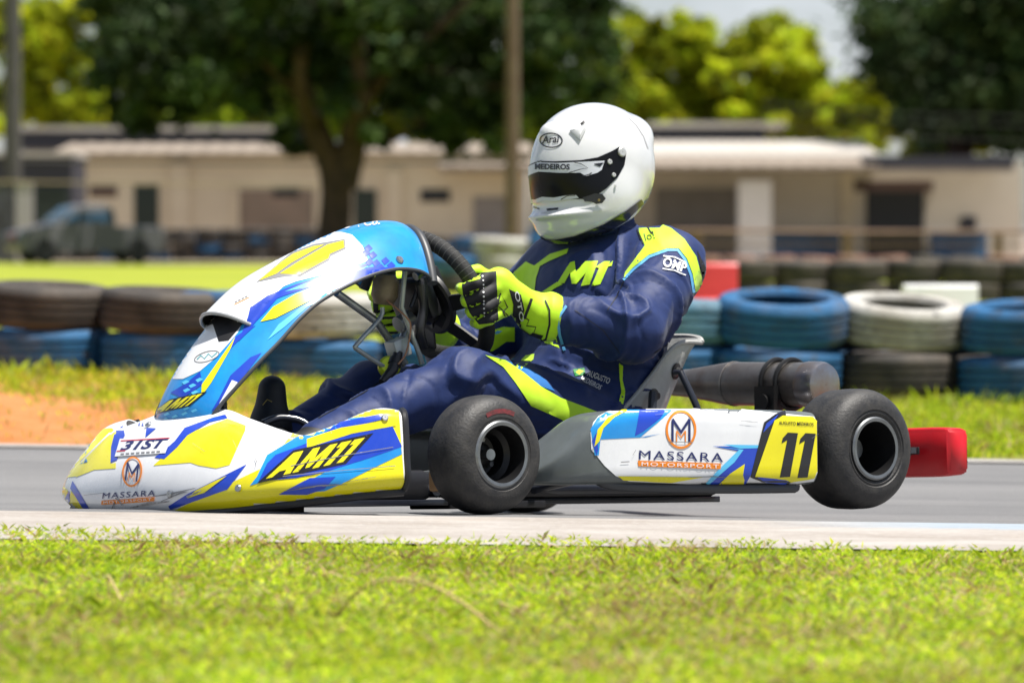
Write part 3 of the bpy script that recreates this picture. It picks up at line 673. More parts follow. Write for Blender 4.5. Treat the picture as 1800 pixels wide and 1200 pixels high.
stacks = [(-560, 'BK', 'furthest beyond the left edge'), (-340, 'BB', 'second beyond the left edge'), (-125, 'BK', 'first beyond the left edge'), (78, 'BK', 'nearest the left edge'), (283, 'BK', 'left of the fairing'), (425, 'BB', 'behind the front fairing'), (562, 'BW', 'seen under the fairing'), (770, 'BB', 'behind the steering wheel'), (985, 'BS', 'behind the driver'), (1190, 'BS', 'touching the driver\'s back'), (1372, 'BB', 'just above the exhaust'), (1580, 'KW', 'above the rear wheel'), (1798, 'BB', 'at the right edge'), (2010, 'KB', 'past the right edge'), (2225, 'BW', 'second past the right edge')]
for i, (px, cs, where) in enumerate(stacks):
    Y = YF + (.12 if i % 2 else 0) - .0002 * (px - 900); x = X_at(px, Y); z0 = float(gz(x, Y)); h = .196
    for k, c in enumerate(cs):
        top = k == len(cs) - 1; tl = (random.uniform(-.01, .03), random.uniform(-.03, .03))
        if top and px == 1372: tl = (.15, .02)
        if top and px == 1580: tl = (.15, .06)
        if top and px in (78, 283): tl = (.05, .045)
        if top and px == 1798: tl = (.10, -.03)
        tyre(x + random.uniform(-.02, .02), Y + random.uniform(-.02, .02), z0 + h * (k + .5) + (.045 if top and px > 1300 else .012 if top else 0) + (.03 if px > 1100 else 0), col_of[c], f'{cname[c]} tyre, {"top" if top else "bottom"} of the two-tyre barrier stack {where}', 'front tyre barrier', tl, random.uniform(.97, 1.03))
for i, px in enumerate((1090, 1282, 1478, 1690, 1900)):    # second line behind the front stacks, filling the gaps
    Y = YF + .55; x = X_at(px, Y); z0 = float(gz(x, Y))
    for k in range(2): tyre(x, Y, z0 + .196 * (k + .5) + .03, RUB if (i + k) % 2 else T_BLUE, f'{"black" if (i + k) % 2 else "blue"} tyre, {"lower" if k == 0 else "upper"}, {"first second third fourth fifth".split()[i]} gap from the driver behind the front barrier', 'second line of the tyre barrier', (random.uniform(-.03, .05), random.uniform(-.03, .03)))
TN = {'weathered_rubber': 'black', 'blue_tyre_paint': 'blue', 'dusty_tyre': 'dusty brown'}; LV = ('first', 'second', 'third', 'fourth'); ORD = 'first second third fourth fifth sixth seventh eighth ninth tenth eleventh twelfth thirteenth fourteenth fifteenth sixteenth'.split()
def far_row(x0, x1, step, Y, hs, cols, where, grp):
    px = x0; n = 0
    while px < x1:
        for k in range(hs):
            m = random.choice(cols); tyre(X_at(px, Y), Y + random.uniform(-.1, .1), (.15 if hs == 1 else .1) + .2 * k, m, f'{TN[m.name]} tyre, {LV[k]} up, {ORD[n]} stack from left, {where}', grp, (random.uniform(-.05, .05), random.uniform(-.05, .05)), 1.0, False, 1.5 if hs == 1 else 1.)
        px += step; n += 1
far_row(-20, 590, 43, 96, 4, [RUB, RUB, RUB, RUB, T_BLUE], 'far row beyond the lawn', 'far left tyre row')
far_row(640, 1000, 44, 94, 3, [RUB, T_BLUE, T_BLUE, RUB], 'far row behind steering wheel', 'far middle tyre row')
far_row(1235, 1860, 66, 62, 1, [T_BROWN, T_BROWN, RUB], 'far row under rail fence', 'far right tyre row')
for i, (px, cs) in enumerate(((1310, 'KK'), (1408, 'KK'), (1507, 'KK'), (1606, 'KK'), (1705, 'KK'), (1800, 'KK'), (1890, 'KK'))):
    for k, c in enumerate(cs): tyre(X_at(px, 37), 37 + .1 * (i % 2), -.02 + .1 + .2 * k, col_of[c], f'{cname[c]} tyre, {("lower", "upper")[k]} of the {ORD[i]} middle-distance stack right of the red barrier', 'middle tyre row', (random.uniform(-.04, .04), random.uniform(-.04, .04)))
for i, (px, cs) in enumerate(((800, 'KB'), (880, 'SWW'), (978, 'BSB'))):
    for k, c in enumerate(cs): tyre(X_at(px, 42), 42, .1 + .2 * k, col_of[c], f'{cname[c]} tyre, {LV[k]} from the ground, {("left", "middle", "right")[i]} stack behind the steering wheel and right shoulder', 'tyres behind the steering wheel', (random.uniform(-.04, .04), random.uniform(-.04, .04)))
# plastic barrier blocks
def barrier(label, px, w, y0, y1, Y, m, logo=None):
    wd = w / FPX * Y; zt = Z_at(y0, Y); zb = Z_at(y1, Y); root = empty('plastic_barrier', (X_at(px, Y), Y, zb)); h = zt - zb; V = []; F = []
    prof = [(.24, 0), (.24, .12), (.12, .35), (.09, .95), (.07, 1)]
    ring_ = [(-d, z * h) for d, z in prof] + [(d, z * h) for d, z in prof[::-1]]; n = len(ring_)
    for x in (-wd / 2, -wd / 2 + .03, wd / 2 - .03, wd / 2): V += [(x, y * (1 if abs(x) < wd / 2 - .01 else .9), z) for y, z in ring_]
    for r in range(3):
        for i in range(n): F.append((r * n + i, r * n + (i + 1) % n, (r + 1) * n + (i + 1) % n, (r + 1) * n + i))
    F += [tuple(range(n))[::-1], tuple(range(3 * n, 4 * n))]; mk('shell', V, F, m, root, sharp=30)
    for s in (-1, 1): MB().box((s * wd * .3 - .1, -.245, -.015), (s * wd * .3 + .1, .245, .05)).build('foot', m, root, bevel=.01)
    if logo:
        mb = MB()
        for a, b, c, d in ((-.16, -.02, .58, .62), (.03, .14, .58, .62), (-.12, .1, .47, .52), (-.1, -.02, .62, .7)): mb.box((a * wd * 1.6, -.125, c * h), (b * wd * 1.6, -.1, d * h))
        mb.build('print', logo, root, smooth=False)
    return tag(root, label, 'barrier')
barrier('red plastic barrier block behind the driver\'s back', 1255, 82, 462, 556, 27, mat('red_plastic', (.62, .045, .045), .45, nscale=3, col2=(.5, .03, .04)))
barrier('white plastic barrier block with red print above the white tyre', 1652, 130, 500, 590, 26, mat('white_plastic', (.72, .72, .74), .5, nscale=3, col2=(.6, .6, .62)), mat('red_print', (.6, .12, .12), .5))

# ------------------------------------------------------------------ the kart (built in kart axes: x forward, y left, z up, origin under the rear axle)
kart = empty('racing_kart'); kart.matrix_world = KM
tag(kart, 'blue, white and yellow racing kart number 11 leaning through the corner', 'kart')
PL = dict(rough=.28, coat=.5)
C_WHITE = mat('white_film', (.80, .81, .83), **PL, nscale=9, col2=(.72, .73, .76), rvar=.08); C_YEL = mat('yellow_film', (.84, .76, .006), **PL, nscale=9, col2=(.76, .68, .006), rvar=.08); C_BLUE = mat('royal_blue_film', (.012, .055, .50), **PL)
C_SKY = mat('sky_blue_film', (.010, .30, .72), **PL, nscale=14, col2=(.012, .22, .62)); C_PALE = mat('pale_blue_film', (.10, .52, .85), **PL); C_BLACK = mat('black_film', (.010, .010, .014), **PL); C_NAVY = mat('navy_print', (.018, .025, .12), rough=.4)
C_ORG = mat('orange_print', (.80, .24, .02), rough=.4); C_RED = mat('red_line_print', (.55, .04, .06), rough=.4); C_GREY = mat('grey_print', (.22, .22, .23), rough=.4); C_PLAST = mat('black_plastic', (.018, .018, .022), .42, nscale=20, namt=.3, rvar=.1); C_EDGE = mat('dark_grey_plastic', (.045, .048, .055), .45)
M_TUBE = mat('dark_chassis_paint', (.014, .017, .028), .35, coat=.3, nscale=25, namt=.3); M_STEEL = mat('bright_steel', (.55, .56, .58), .28, metal=1., nscale=20, namt=.3); M_ALU = mat('dull_aluminium', (.46, .48, .49), .42, metal=.85, nscale=25, namt=.35, rvar=.12); M_BRACKET = mat('pale_grey_bar', (.50, .53, .52), .4, metal=.5, nscale=12, namt=.3)
M_SLICK = mat('slick_rubber', (.017, .017, .019), .58, nscale=38, col2=(.042, .039, .037), bump=.15, bscale=170, rvar=.14); M_RIM = mat('dark_magnesium', (.012, .012, .013), .4, metal=.3); M_RIMEDGE = mat('worn_rim_lip', (.26, .27, .28), .38, metal=.8, nscale=30, namt=.3); M_MUFF = mat('sooty_exhaust_steel', (.22, .215, .21), .42, metal=.8, nscale=9, col2=(.13, .105, .092), rvar=.15, bump=.1, bscale=40)
M_REDPL = mat('red_bumper_plastic', (.58, .008, .016), .35, nscale=12, col2=(.48, .008, .016), rvar=.08); M_SEAT = mat('grey_fibreglass', (.44, .45, .44), .5, nscale=10, col2=(.32, .33, .325), bump=.12, bscale=60, coat=.15)

# wheels
def wheel(y_out, W, R, x, side, name='wheel', steer=0., camber=0., zc=None, marks=False):
    zc = R if zc is None else zc; h = W / 2; yc = (y_out - h) * side; r = .045
    M = frame((0, side, 0), (x, yc, zc), (1, 0, 0)) @ Matrix.Rotation(camber, 4, 'X') @ Matrix.Rotation(steer * side, 4, 'Y')
    root = obj(name, None, None, kart); root.empty_display_size = .1
    rim = .068; prof = [(rim, -h + .012), (rim + .012, -h + .002)]
    for k in range(9):
        a = PI / 2 * k / 8; prof.append((R - r * 1.0 + r * 1.0 * math.sin(a), -h + r - r * math.cos(a)))
    prof += [(R + .0012, 0)]
    for k in range(9):
        a = PI / 2 * k / 8; prof.append((R - r + r * math.cos(a), h - r + r * math.sin(a)))
    # raised bands and groove on the side wall
    prof += [(R - r - .004, h + .0002), (R - r - .006, h - .0022), (R - r - .010, h - .0022), (R - r - .012, h - .001), (rim + .016, h - .001), (rim + .010, h - .004), (rim, h - .012)]
    V, F = lathe(prof, 72); mk('tyre', [M @ Vector(v) for v in V], F, M_SLICK, root, sharp=50)
    rp = [(rim + .004, h - .010), (rim + .006, h - .001), (rim + .002, h + .002), (rim - .005, h + .001)]
    V, F = lathe(rp, 64); mk('rim_lip', [M @ Vector(v) for v in V], F, M_RIMEDGE, root)
    rb = [(rim - .005, h + .001), (rim - .009, h - .015), (rim - .010, h - .045), (rim - .02, h - .055), (rim - .022, h - .085), (.028, h - .09), (.026, h - .07), (.018, h - .066), (.001, h - .066)] if x > .5 else [(rim - .005, h + .001), (rim - .009, h - .02), (rim - .010, h - .10), (rim - .02, h - .115), (.028, h - .13), (.026, h - .12), (.001, h - .12)]
    V, F = lathe(rb, 64); rb_o = mk('rim', [M @ Vector(v) for v in V], F, M_RIM, root)
    for k in range(3 if x > .5 else 0):
        a = 2 * PI * k / 3 + .4; c = Vector((.034 * math.cos(a), .034 * math.sin(a), h - .083))
        V, F = tube([M @ c, M @ (c + Vector((0, 0, .012)))], .006, 6); mk('wheel_nut', V, F, M_STEEL, root)
    if marks:
        mb = MB()
        for a0, a1, r0, r1 in marks:
            n = 10; V = []
            for i in range(n + 1):
                a = a0 + (a1 - a0) * i / n
                for rr in (r0, r1): V.append(M @ Vector((rr * math.cos(a), rr * math.sin(a), h + .0004)))
            mb.add(V, [(2 * i, 2 * i + 2, 2 * i + 3, 2 * i + 1) for i in range(n)])
        mb.build('side_print', mat('red_tyre_print', (.26, .03, .04), .6, nscale=60, col2=(.05, .03, .03)), root)
    return root
wheel(.60, .128, .130, 1.045, 1, marks=[(-1.95, -1.1, .089, .099)])
wheel(.60, .128, .130, 1.045, -1)
wheel(.69, .165, .140, 0, 1)
wheel(.69, .165, .140, 0, -1)

# chassis
ch = MB()
for s in (-1, 1):
    ch.tube(catmull([(1.36, s * .20, .055), (1.12, s * .26, .055), (.85, s * .31, .055), (.4, s * .33, .055), (.05, s * .30, .06), (-.18, s * .27, .09), (-.26, s * .27, .12)], 5), .0155, 12)
    ch.tube([(.95, s * .3, .055), (.99, s * .38, .09), (1.03, s * .42, .12)], .014, 10)
    ch.tube([(.74, s * .31, .05), (.74, s * .57, .085)], .010, 10); ch.tube([(.25, s * .32, .05), (.26, s * .60, .085)], .010, 10); ch.tube(catmull([(.74, s * .57, .085), (.72, s * .6, .1), (.5, s * .605, .1), (.28, s * .6, .1), (.26, s * .57, .085)], 4), .010, 10)
for x in (1.36, 1.0, .62, .18, -.1): ch.tube([(x, -.31 if x < 1.2 else -.2, .055), (x, .31 if x < 1.2 else .2, .055)], .014, 10)
ch.build('chassis_frame', M_TUBE, kart)
fp = MB(); fp.box((.16, -.325, .020), (1.40, .325, .034)); fp.build('floor_tray', M_TUBE, kart, bevel=.002)
us = MB(); us.box((.17, .20, .034), (.92, .335, .088)); us.build('side_shield', C_PLAST, kart, bevel=.015); us = MB(); us.box((1.0, .16, .03), (1.34, .30, .10)); us.build('front_shield', C_PLAST, kart, bevel=.02)
sk = MB(); sk.box((.70, .18, .012), (.98, .33, .030)); sk.build('skid_plate', C_PLAST, kart, bevel=.004)
sk = MB(); sk.box((1.30, -.1, .000), (1.48, .22, .026)); sk.build('skid_plate', mat('scuffed_dark_plastic', (.05, .04, .035), .7, nscale=15, col2=(.12, .09, .07)), kart, bevel=.006)
ax = MB(); ax.tube([(0, -.62, .14), (0, .62, .14)], .025, 20); ax.build('rear_axle', M_STEEL, kart)
for y in (-.28, .28): b = MB(); b.lathe([(.026, -.02), (.05, -.02), (.055, -.012), (.055, .012), (.05, .02), (.026, .02)], 24, frame((0, 1, 0), (0, y, .14))); b.box((-.03, y - .012, .06), (.03, y + .012, .14)); b.build('axle_bearing', M_ALU, kart)
# brake disc on the rear axle
b = MB(); b.lathe([(.03, -.006), (.095, -.006), (.095, .006), (.03, .006)], 40, frame((0, 1, 0), (0, .17, .14))); b.build('brake_disc', M_STEEL, kart, sharp=30)
# front stub axle, yoke and king pin at each side
for s in (-1, 1):
    y = MB(); y.box((1.00, s * .405 - .014, .065), (1.06, s * .405 + .014, .078)); y.box((1.00, s * .405 - .014, .175), (1.06, s * .405 + .014, .188)); y.box((.995, s * .40 - .014, .068), (1.01, s * .40 + .014, .185)); y.build('yoke', M_TUBE, kart, bevel=.003)
    k = MB(); k.tube([(1.045, s * .42, .05), (1.035, s * .41, .205)], .006, 10); k.tube([(1.045, s * .42, .045), (1.045, s * .42, .06)], .011, 6); k.build('king_pin', M_STEEL, kart)
    a = MB(); a.tube([(1.045, s * .41, .13), (1.045, s * .56, .13)], .0125, 14); a.tube([(1.045, s * .42, .13), (.96, s * .38, .10)], .008, 8); a.tube([(1.045, s * .455, .13), (1.045, s * .475, .13)], .022, 16); a.build('stub_axle', M_ALU, kart)
    t = MB(); t.tube([(.96, s * .38, .10), (.985, s * .05, .085)], .006, 8); t.build('tie_rod', M_ALU, kart)
# front disc brake seen inboard of the wheel
b = MB(); b.lathe([(.03, -.005), (.075, -.005), (.075, .005), (.03, .005)], 36, frame((0, 1, 0), (1.045, .45, .12))); b.build('brake_disc', mat('copper_disc', (.45, .25, .13), .35, metal=.9, nscale=20, namt=.3), kart, sharp=30)
b = MB(); b.box((1.05, .43, .05), (1.12, .475, .10)); b.build('brake_caliper', mat('tan_caliper', (.42, .25, .12), .5, metal=.3), kart, bevel=.008)

# front bumper bars under the nose
nb = MB(); nb.tube(catmull([(1.36, -.2, .055), (1.5, -.22, .06), (1.53, -.1, .06), (1.53, .1, .06), (1.5, .22, .06), (1.36, .2, .055)], 5), .010, 10)
nb.tube(catmull([(1.34, .2, .12), (1.44, .21, .15), (1.46, .1, .155), (1.46, -.1, .155), (1.44, -.21, .15), (1.34, -.2, .12)], 5), .009, 10); nb.tube([(1.34, .2, .055), (1.34, .2, .12)], .008, 8); nb.tube([(1.34, -.2, .055), (1.34, -.2, .12)], .008, 8); nb.build('front_bumper_bar', M_TUBE, kart)
# nose cone: profiles from bottom lip to top rear edge, centre to left end, then mirrored
half = [  # station: list of (x, y, z)
    [(1.600, 0, .012), (1.622, 0, .045), (1.610, 0, .105), (1.572, 0, .165), (1.525, 0, .208), (1.455, 0, .240)],
    [(1.594, .13, .012), (1.615, .13, .045), (1.600, .13, .105), (1.560, .13, .165), (1.512, .13, .206), (1.445, .125, .238)],
    [(1.575, .25, .016), (1.596, .255, .048), (1.580, .25, .105), (1.545, .245, .160), (1.505, .235, .196), (1.440, .215, .215)],
    [(1.540, .35, .024), (1.560, .36, .053), (1.545, .355, .102), (1.512, .34, .142), (1.462, .325, .166), (1.385, .305, .180)],
    [(1.482, .435, .034), (1.500, .452, .060), (1.487, .446, .105), (1.462, .432, .150), (1.432, .41, .176), (1.352, .365, .178)],
    [(1.400, .500, .045), (1.412, .520, .070), (1.402, .513, .115), (1.386, .502, .165), (1.372, .488, .205), (1.330, .445, .216)],
    [(1.335, .532, .052), (1.342, .554, .076), (1.336, .548, .120), (1.326, .538, .175), (1.318, .525, .218), (1.295, .492, .232)],
    [(1.280, .548, .056), (1.285, .568, .080), (1.282, .562, .122), (1.276, .552, .175), (1.270, .540, .214), (1.255, .512, .226)]]
rows = [[Vector((x, -y, z)) for x, y, z in r] for r in half[:0:-1]] + [[Vector(p) for p in r] for r in half]
G = smooth_grid(rows, 6)
for r in G:                                        # crease along the side wing
    for p in r:
        pass
V, F = grid_mesh(G); nose = mk('nose_cone', V, F, C_WHITE, kart, sharp=50)
so = nose.modifiers.new('shell', 'SOLIDIFY'); so.thickness = .004; so.offset = -1
lip = MB(); lip.tube([r[0] + Vector((-.002, 0, -.006)) for r in G], .0085, 8); lip.build('nose_lip', C_PLAST, nose)
for s in (-1, 1):                                   # black rear edge of each wing
    e = half[-1]; MB().tube(catmull([(x - .004, y * s, z) for x, y, z in e], 4), .008, 8).build('wing_edge', C_PLAST, nose)
SN = Surf(nose)
NP = 'film'
def f_(name, surf, polys, m, parent, off=.0008, **k): return film(name, surf, polys, m, parent, off + (.0010 if parent.name.startswith('side_pod') else 0), **k)
f_('yellow_panel', SN, [[(150, 757), (196, 752), (205, 760), (192, 800), (186, 812), (165, 826), (140, 836), (110, 840), (120, 790), (140, 750)],
    [(205, 757), (198, 790), (195, 815), (204, 813), (204, 823), (160, 826), (135, 838), (128, 832)],
    [(330, 762), (400, 736), (432, 748), (431, 757), (404, 817), (380, 823), (350, 818), (335, 813), (270, 818), (290, 800), (305, 790)],
    [(100, 880), (112, 855), (120, 862), (114, 884)], [(125, 862), (150, 895), (128, 900), (122, 884)],
    [(470, 818), (520, 755), (580, 720), (640, 710), (700, 710), (712, 868), (300, 900), (340, 880)]], C_YEL, nose, step=4)
f_('blue_stripe', SN, [[(203, 757), (216, 748), (220, 765), (206, 792), (207, 808), (195, 813), (196, 785)], [(245, 735), (252, 742), (255, 749), (231, 747), (240, 733)], [(256, 769), (258, 752), (275, 753)],
    [(396, 729), (375, 734), (325, 752), (308, 775), (288, 793), (272, 804), (289, 807), (312, 786), (330, 765), (370, 742), (400, 735)],
    [(128, 845), (160, 898), (150, 899), (124, 858)], [(112, 880), (122, 862), (124, 880), (116, 888)],
    [(434, 816), (400, 860), (300, 895), (296, 889), (330, 868), (398, 834)]], C_BLUE, nose, .0012)
f_('sky_blue_stripe', SN, [[(140, 790), (160, 780), (150, 800), (155, 812), (140, 816), (130, 815)], [(452, 838), (470, 800), (520, 770), (600, 738), (640, 733), (560, 800), (470, 845), (440, 853)], [(500, 867), (600, 815), (704, 778), (706, 798), (600, 850), (570, 862)]], C_SKY, nose, .0016)
f_('blue_patch', SN, [[(470, 815), (485, 800), (560, 772), (670, 742), (690, 750), (706, 785), (640, 808), (570, 830), (520, 840), (455, 846)], [(490, 868), (545, 840), (590, 838), (570, 858), (540, 868)], [(560, 768), (600, 742), (670, 728), (676, 736), (600, 756)]], C_BLUE, nose, .0020)
f_('yellow_stripe', SN, [[(540, 772), (600, 752), (690, 737), (696, 748), (620, 762), (540, 788)], [(400, 836), (360, 866), (330, 875), (345, 862), (380, 845)]], C_YEL, nose, .0024)
def am11(surf, p0, ux, uy, mf, mo, parent, off, out=.06):
    L = [[(0, 0), (.30, 1), (.52, 1), (.56, 0), (.40, 0), (.40, .22), (.24, .22), (.15, 0)],   # A, leaning
         [(.60, 0), (.74, 1), (.90, 1), (.94, .5), (1.12, 1), (1.30, 1), (1.20, 0), (1.05, 0), (1.12, .62), (.95, .1), (.86, .1), (.82, .62), (.74, 0)],
         [(1.30, 0), (1.44, .78), (1.34, .78), (1.38, 1), (1.62, 1), (1.45, 0)], [(1.60, 0), (1.74, .78), (1.64, .78), (1.68, 1), (1.92, 1), (1.75, 0)]]
    fx = lambda q: (p0[0] + ux[0] * q[0] + uy[0] * q[1], p0[1] + ux[1] * q[0] + uy[1] * q[1])
    back = [(-.16, -.12), (.24, 1.14), (2.06, 1.14), (1.86, -.12)]
    film('lettering_back', surf, [[fx(q) for q in back]], mo, parent, off, step=5)
    film('lettering', surf, [[fx(q) for q in g] for g in L], mf, parent, off + .0006, step=5)
am11(SN, (468, 842), (77, -17), (26, -40), C_YEL, C_BLACK, nose, .0028)
# nose sponsor prints
f_('sponsor_plate', SN, [[(212, 772), (302, 772), (292, 797), (203, 803)]], C_WHITE, nose, .0026)
lettering('lettering', SN, '31ST', (212, 793), (292, 788), 18, C_NAVY, nose, .0032, .03, .25, up=(7, -17))
f_('red_rule', SN, [strip([(214, 776), (300, 771)], 1.6), strip([(207, 794), (222, 793)], 1.6)], C_RED, nose, .0034)
f_('small_print', SN, [strip([(214 + 9 * k, 799 - .6 * k), (220 + 9 * k, 798.6 - .6 * k)], 2.5) for k in range(8)], C_GREY, nose, .0034)
def mm_logo(surf, cx, cy, rx, ry, lean, parent, off, w=4.5):
    ring_film('logo_ring', surf, cx, cy, rx, ry, w, C_ORG, parent, off, rot=lean)
    c, s = math.cos(lean), math.sin(lean); T = lambda q: (cx + q[0] * rx * c - q[1] * ry * s, cy + q[0] * rx * s + q[1] * ry * c)
    Mo = [(-.62, .62), (-.62, -.50), (-.50, -.60), (0, .02), (.50, -.60), (.62, -.50), (.62, .62), (.48, .62), (.48, -.34), (0, .22), (-.48, -.34), (-.48, .62)]
    film('logo_letter', surf, [[T(q) for q in Mo]], C_NAVY, parent, off, step=5)
    film('logo_letter', surf, [[T((q[0] * .52, q[1] * .52 + .34)) for q in Mo]], C_ORG, parent, off, step=5)
mm_logo(SN, 233.5, 829, 17.5, 26.5, .12, nose, .0022, 3)
lettering('lettering', SN, 'MASSARA', (181, 876), (273, 871), 10, C_NAVY, nose, .0022, .0, .15, space=1.2)
f_('orange_plate', SN, [[(180, 879), (272, 873), (272, 880), (179, 886)]], C_ORG, nose, .0022)
lettering('lettering', SN, 'MOTORSPORT', (184, 884), (268, 878.5), 4, C_WHITE, nose, .0030, .0, .0, space=1.2)
f_('scuff', SN, [strip([(270, 872), (300, 868), (345, 858)], [1, 3, 1]), strip([(285, 880), (320, 866), (330, 864)], [1, 2.5, 1]), strip([(198, 893), (203, 882)], 1.6), strip([(205, 874), (212, 880), (216, 886)], 2)], C_GREY, nose, .0034)

# front fairing with number panel
st = [  # centre x, z, half width, drop of the edge along the inward normal, normal angle (deg from x)
    (1.482, .190, .050, .012, 20), (1.500, .216, .098, .026, 24), (1.498, .258, .118, .040, 30), (1.462, .325, .134, .056, 38), (1.414, .388, .144, .066, 43), (1.364, .444, .150, .074, 47), (1.306, .506, .152, .080, 50),
    (1.240, .556, .152, .084, 55), (1.127, .616, .152, .092, 62), (1.029, .656, .150, .104, 70), (.950, .678, .146, .122, 78), (.885, .682, .140, .135, 90), (.850, .668, .132, .135, 100)]
def fair_rows(S, nn=13):
    R = []
    for x, z, w, d, a in S:
        a = math.radians(a); n = Vector((math.cos(a), 0, math.sin(a))); r = []
        for k in range(nn):
            u = -1 + 2 * k / (nn - 1); uu = math.sin(u * PI / 2) * .5 + u * .5
            r.append(Vector((x, w * uu, z)) - n * d * abs(uu) ** 2.3)
        R.append(r)
    return R
G = smooth_grid(fair_rows(st), 5)
V, F = thicken(*grid_mesh(G), .004); f_up = f_lo = mk('front_fairing', V, F, C_SKY, kart, sharp=45)
SF0 = Surf(f_up)
# raised intake hood in the middle of the fairing
cen = [Vector((a.x, 0, a.z)) for a in catmull([(x, 0, z) for x, z, *_ in st], 5)]
cen = [c for c in cen if 1.14 < c.x < 1.372 and c.z > .3]; HN = []
for i, c in enumerate(cen):
    s_ = i / (len(cen) - 1); a = math.radians(47 + 12 * s_); n = Vector((math.cos(a), 0, math.sin(a))); r = []
    for k in range(21):
        y = -.088 + .176 * k / 20; h = SF0.bvh.ray_cast(c + Vector((0, y, 0)) + n * .2, -n, 1)[0]
        w = max(0, math.cos(y / .088 * PI / 2)) ** .55
        r.append(h + n * (.0006 + .034 * w * (1 - s_) ** 1.2) + (Vector((.012, 0, -.012)) * w * (1 - s_) ** 4))
    HN.append(r)
V, F = grid_mesh(HN); hood = mk('intake_hood', V, F, C_WHITE, kart, sharp=50)
lipc = HN[0]; base_ = [SF0.bvh.find_nearest(p)[0] for p in lipc]; up_ = (cen[6] - cen[0])
V = [p - Vector((.001, 0, .001)) for p in lipc] + [p + up_ * .9 for p in base_]; n = len(lipc)
MB().add(V, [(i, i + 1, n + i + 1, n + i) for i in range(n - 1)]).build('intake', mat('intake_black', (.006, .006, .008), .6), hood)
V = [b + (p - b) * .02 + Vector((.0008, 0, .0008)) for p, b in zip(lipc, base_)]; V += [p + up_ * .9 for p in base_]
MB().add(V, [(i, i + 1, n + i + 1, n + i) for i in range(n - 1)]).build('intake_floor', MATS['intake_black'], hood)
MB().tube(lipc, .0042, 8).build('hood_lip', mat('grey_lip', (.30, .31, .33), .35), hood)
for side_ in (0, -1): MB().tube([r[side_] for r in G], .0045, 8).build('edge_trim', C_EDGE, f_up)
MB().tube(G[0], .0045, 8).build('edge_trim', C_EDGE, f_up); MB().tube([p + Vector((-.006, 0, -.004)) for p in G[-1]], .013, 10).build('rear_trim', C_EDGE, f_up)
SF = SFU = SFL = Surf(f_up, hood)
f_('intake_mouth_shade', Surf(f_up), [[(372, 562), (437, 548), (436, 558), (420, 578), (402, 599), (385, 601)]], MATS['intake_black'], hood, .0016)  # black film paints the darkness inside the intake mouth
f_('number_field', SFU, [[(366, 558), (372, 540), (410, 508), (450, 480), (510, 442), (580, 408), (600, 408), (619, 413), (637, 432), (647, 459), (601, 475), (520, 495), (475, 513), (440, 534), (437, 546), (406, 550)]], C_WHITE, f_up, step=4)
f_('white_field', SFL, [[(368, 562), (345, 590), (325, 615), (308, 645), (299, 666), (322, 666), (352, 652), (378, 630), (400, 606), (418, 585), (430, 560), (400, 556)]], C_WHITE, f_lo, step=4)
f_('blue_stripe', SFU, [[(648, 462), (640, 474), (560, 500), (500, 520), (460, 536), (440, 541), (470, 520), (520, 500), (600, 477)], [(700, 470), (690, 482), (640, 486), (600, 505), (560, 520), (575, 505), (612, 483), (650, 470)], [(490, 522), (470, 545), (440, 576), (455, 560), (430, 590), (420, 600), (436, 556), (440, 540)]], C_BLUE, f_up, .0012)
f_('pale_stripe', SFU, [[(650, 468), (600, 488), (540, 505), (500, 513), (540, 497), (600, 480)], [(600, 511), (540, 540), (500, 575), (470, 598), (490, 570), (530, 540), (586, 509)]], C_PALE, f_up, .0014)
f_('yellow_stripe', SFU, [[(610, 485), (586, 507), (535, 534), (484, 560), (458, 566), (480, 540), (520, 517), (570, 499)]], C_YEL, f_up, .0018)
f_('blue_fleck', SFU, [[(640 + dx, 436 + dy), (648 + dx, 430 + dy), (655 + dx, 437 + dy), (646 + dx, 444 + dy)] for dx, dy in ((0, 0), (8, 12), (2, 24), (14, 26), (22, 34), (30, 22), (36, 38), (10, 38), (24, 48), (40, 30), (-4, 8))], C_BLUE, f_up, .0012)
f_('number_outline', SFU, [[(450, 497), (512, 445), (552, 430), (606, 421), (608, 438), (582, 450), (579, 458), (528, 486), (496, 487)]], C_GREY, f_up, .0016)
f_('number', SFU, [[(456, 494), (496, 461), (516, 447), (552, 434), (570, 431), (512, 463), (486, 482)], [(492, 482), (520, 464), (576, 431), (604, 424), (605, 436), (580, 447), (577, 455), (526, 483)]], C_YEL, f_up, .0022)
lettering('lettering', SFU, 'RON Co.', (590, 405), (668, 395), 12, C_WHITE, f_up, .0014, .03, .2)
f_('small_print', SFU, [strip([(413 + 6 * k, 532 - 3 * k), (417 + 6 * k, 530 - 3 * k)], 2.5) for k in range(4)], C_GREY, f_up, .0014)
f_('orange_rule', SFU, [strip([(412, 536), (438, 523)], 1.5)], C_ORG, f_up, .0014)
f_('yellow_stripe', SFL, [[(414, 592), (355, 676), (354, 697), (372, 672), (406, 612)], [(262, 690), (300, 640), (296, 652), (262, 702)]], C_YEL, f_lo, .0012)
f_('blue_stripe', SFL, [[(438, 576), (414, 592), (400, 620), (412, 606), (450, 572)], [(405, 660), (385, 700), (372, 722), (380, 722), (430, 660), (460, 620), (440, 628)], [(352, 653), (356, 676), (322, 700), (300, 690), (330, 672)]], C_BLUE, f_lo, .0010)
f_('white_stripe', SFL, [[(418, 672), (396, 700), (384, 712), (408, 668)]], C_WHITE, f_lo, .0012)
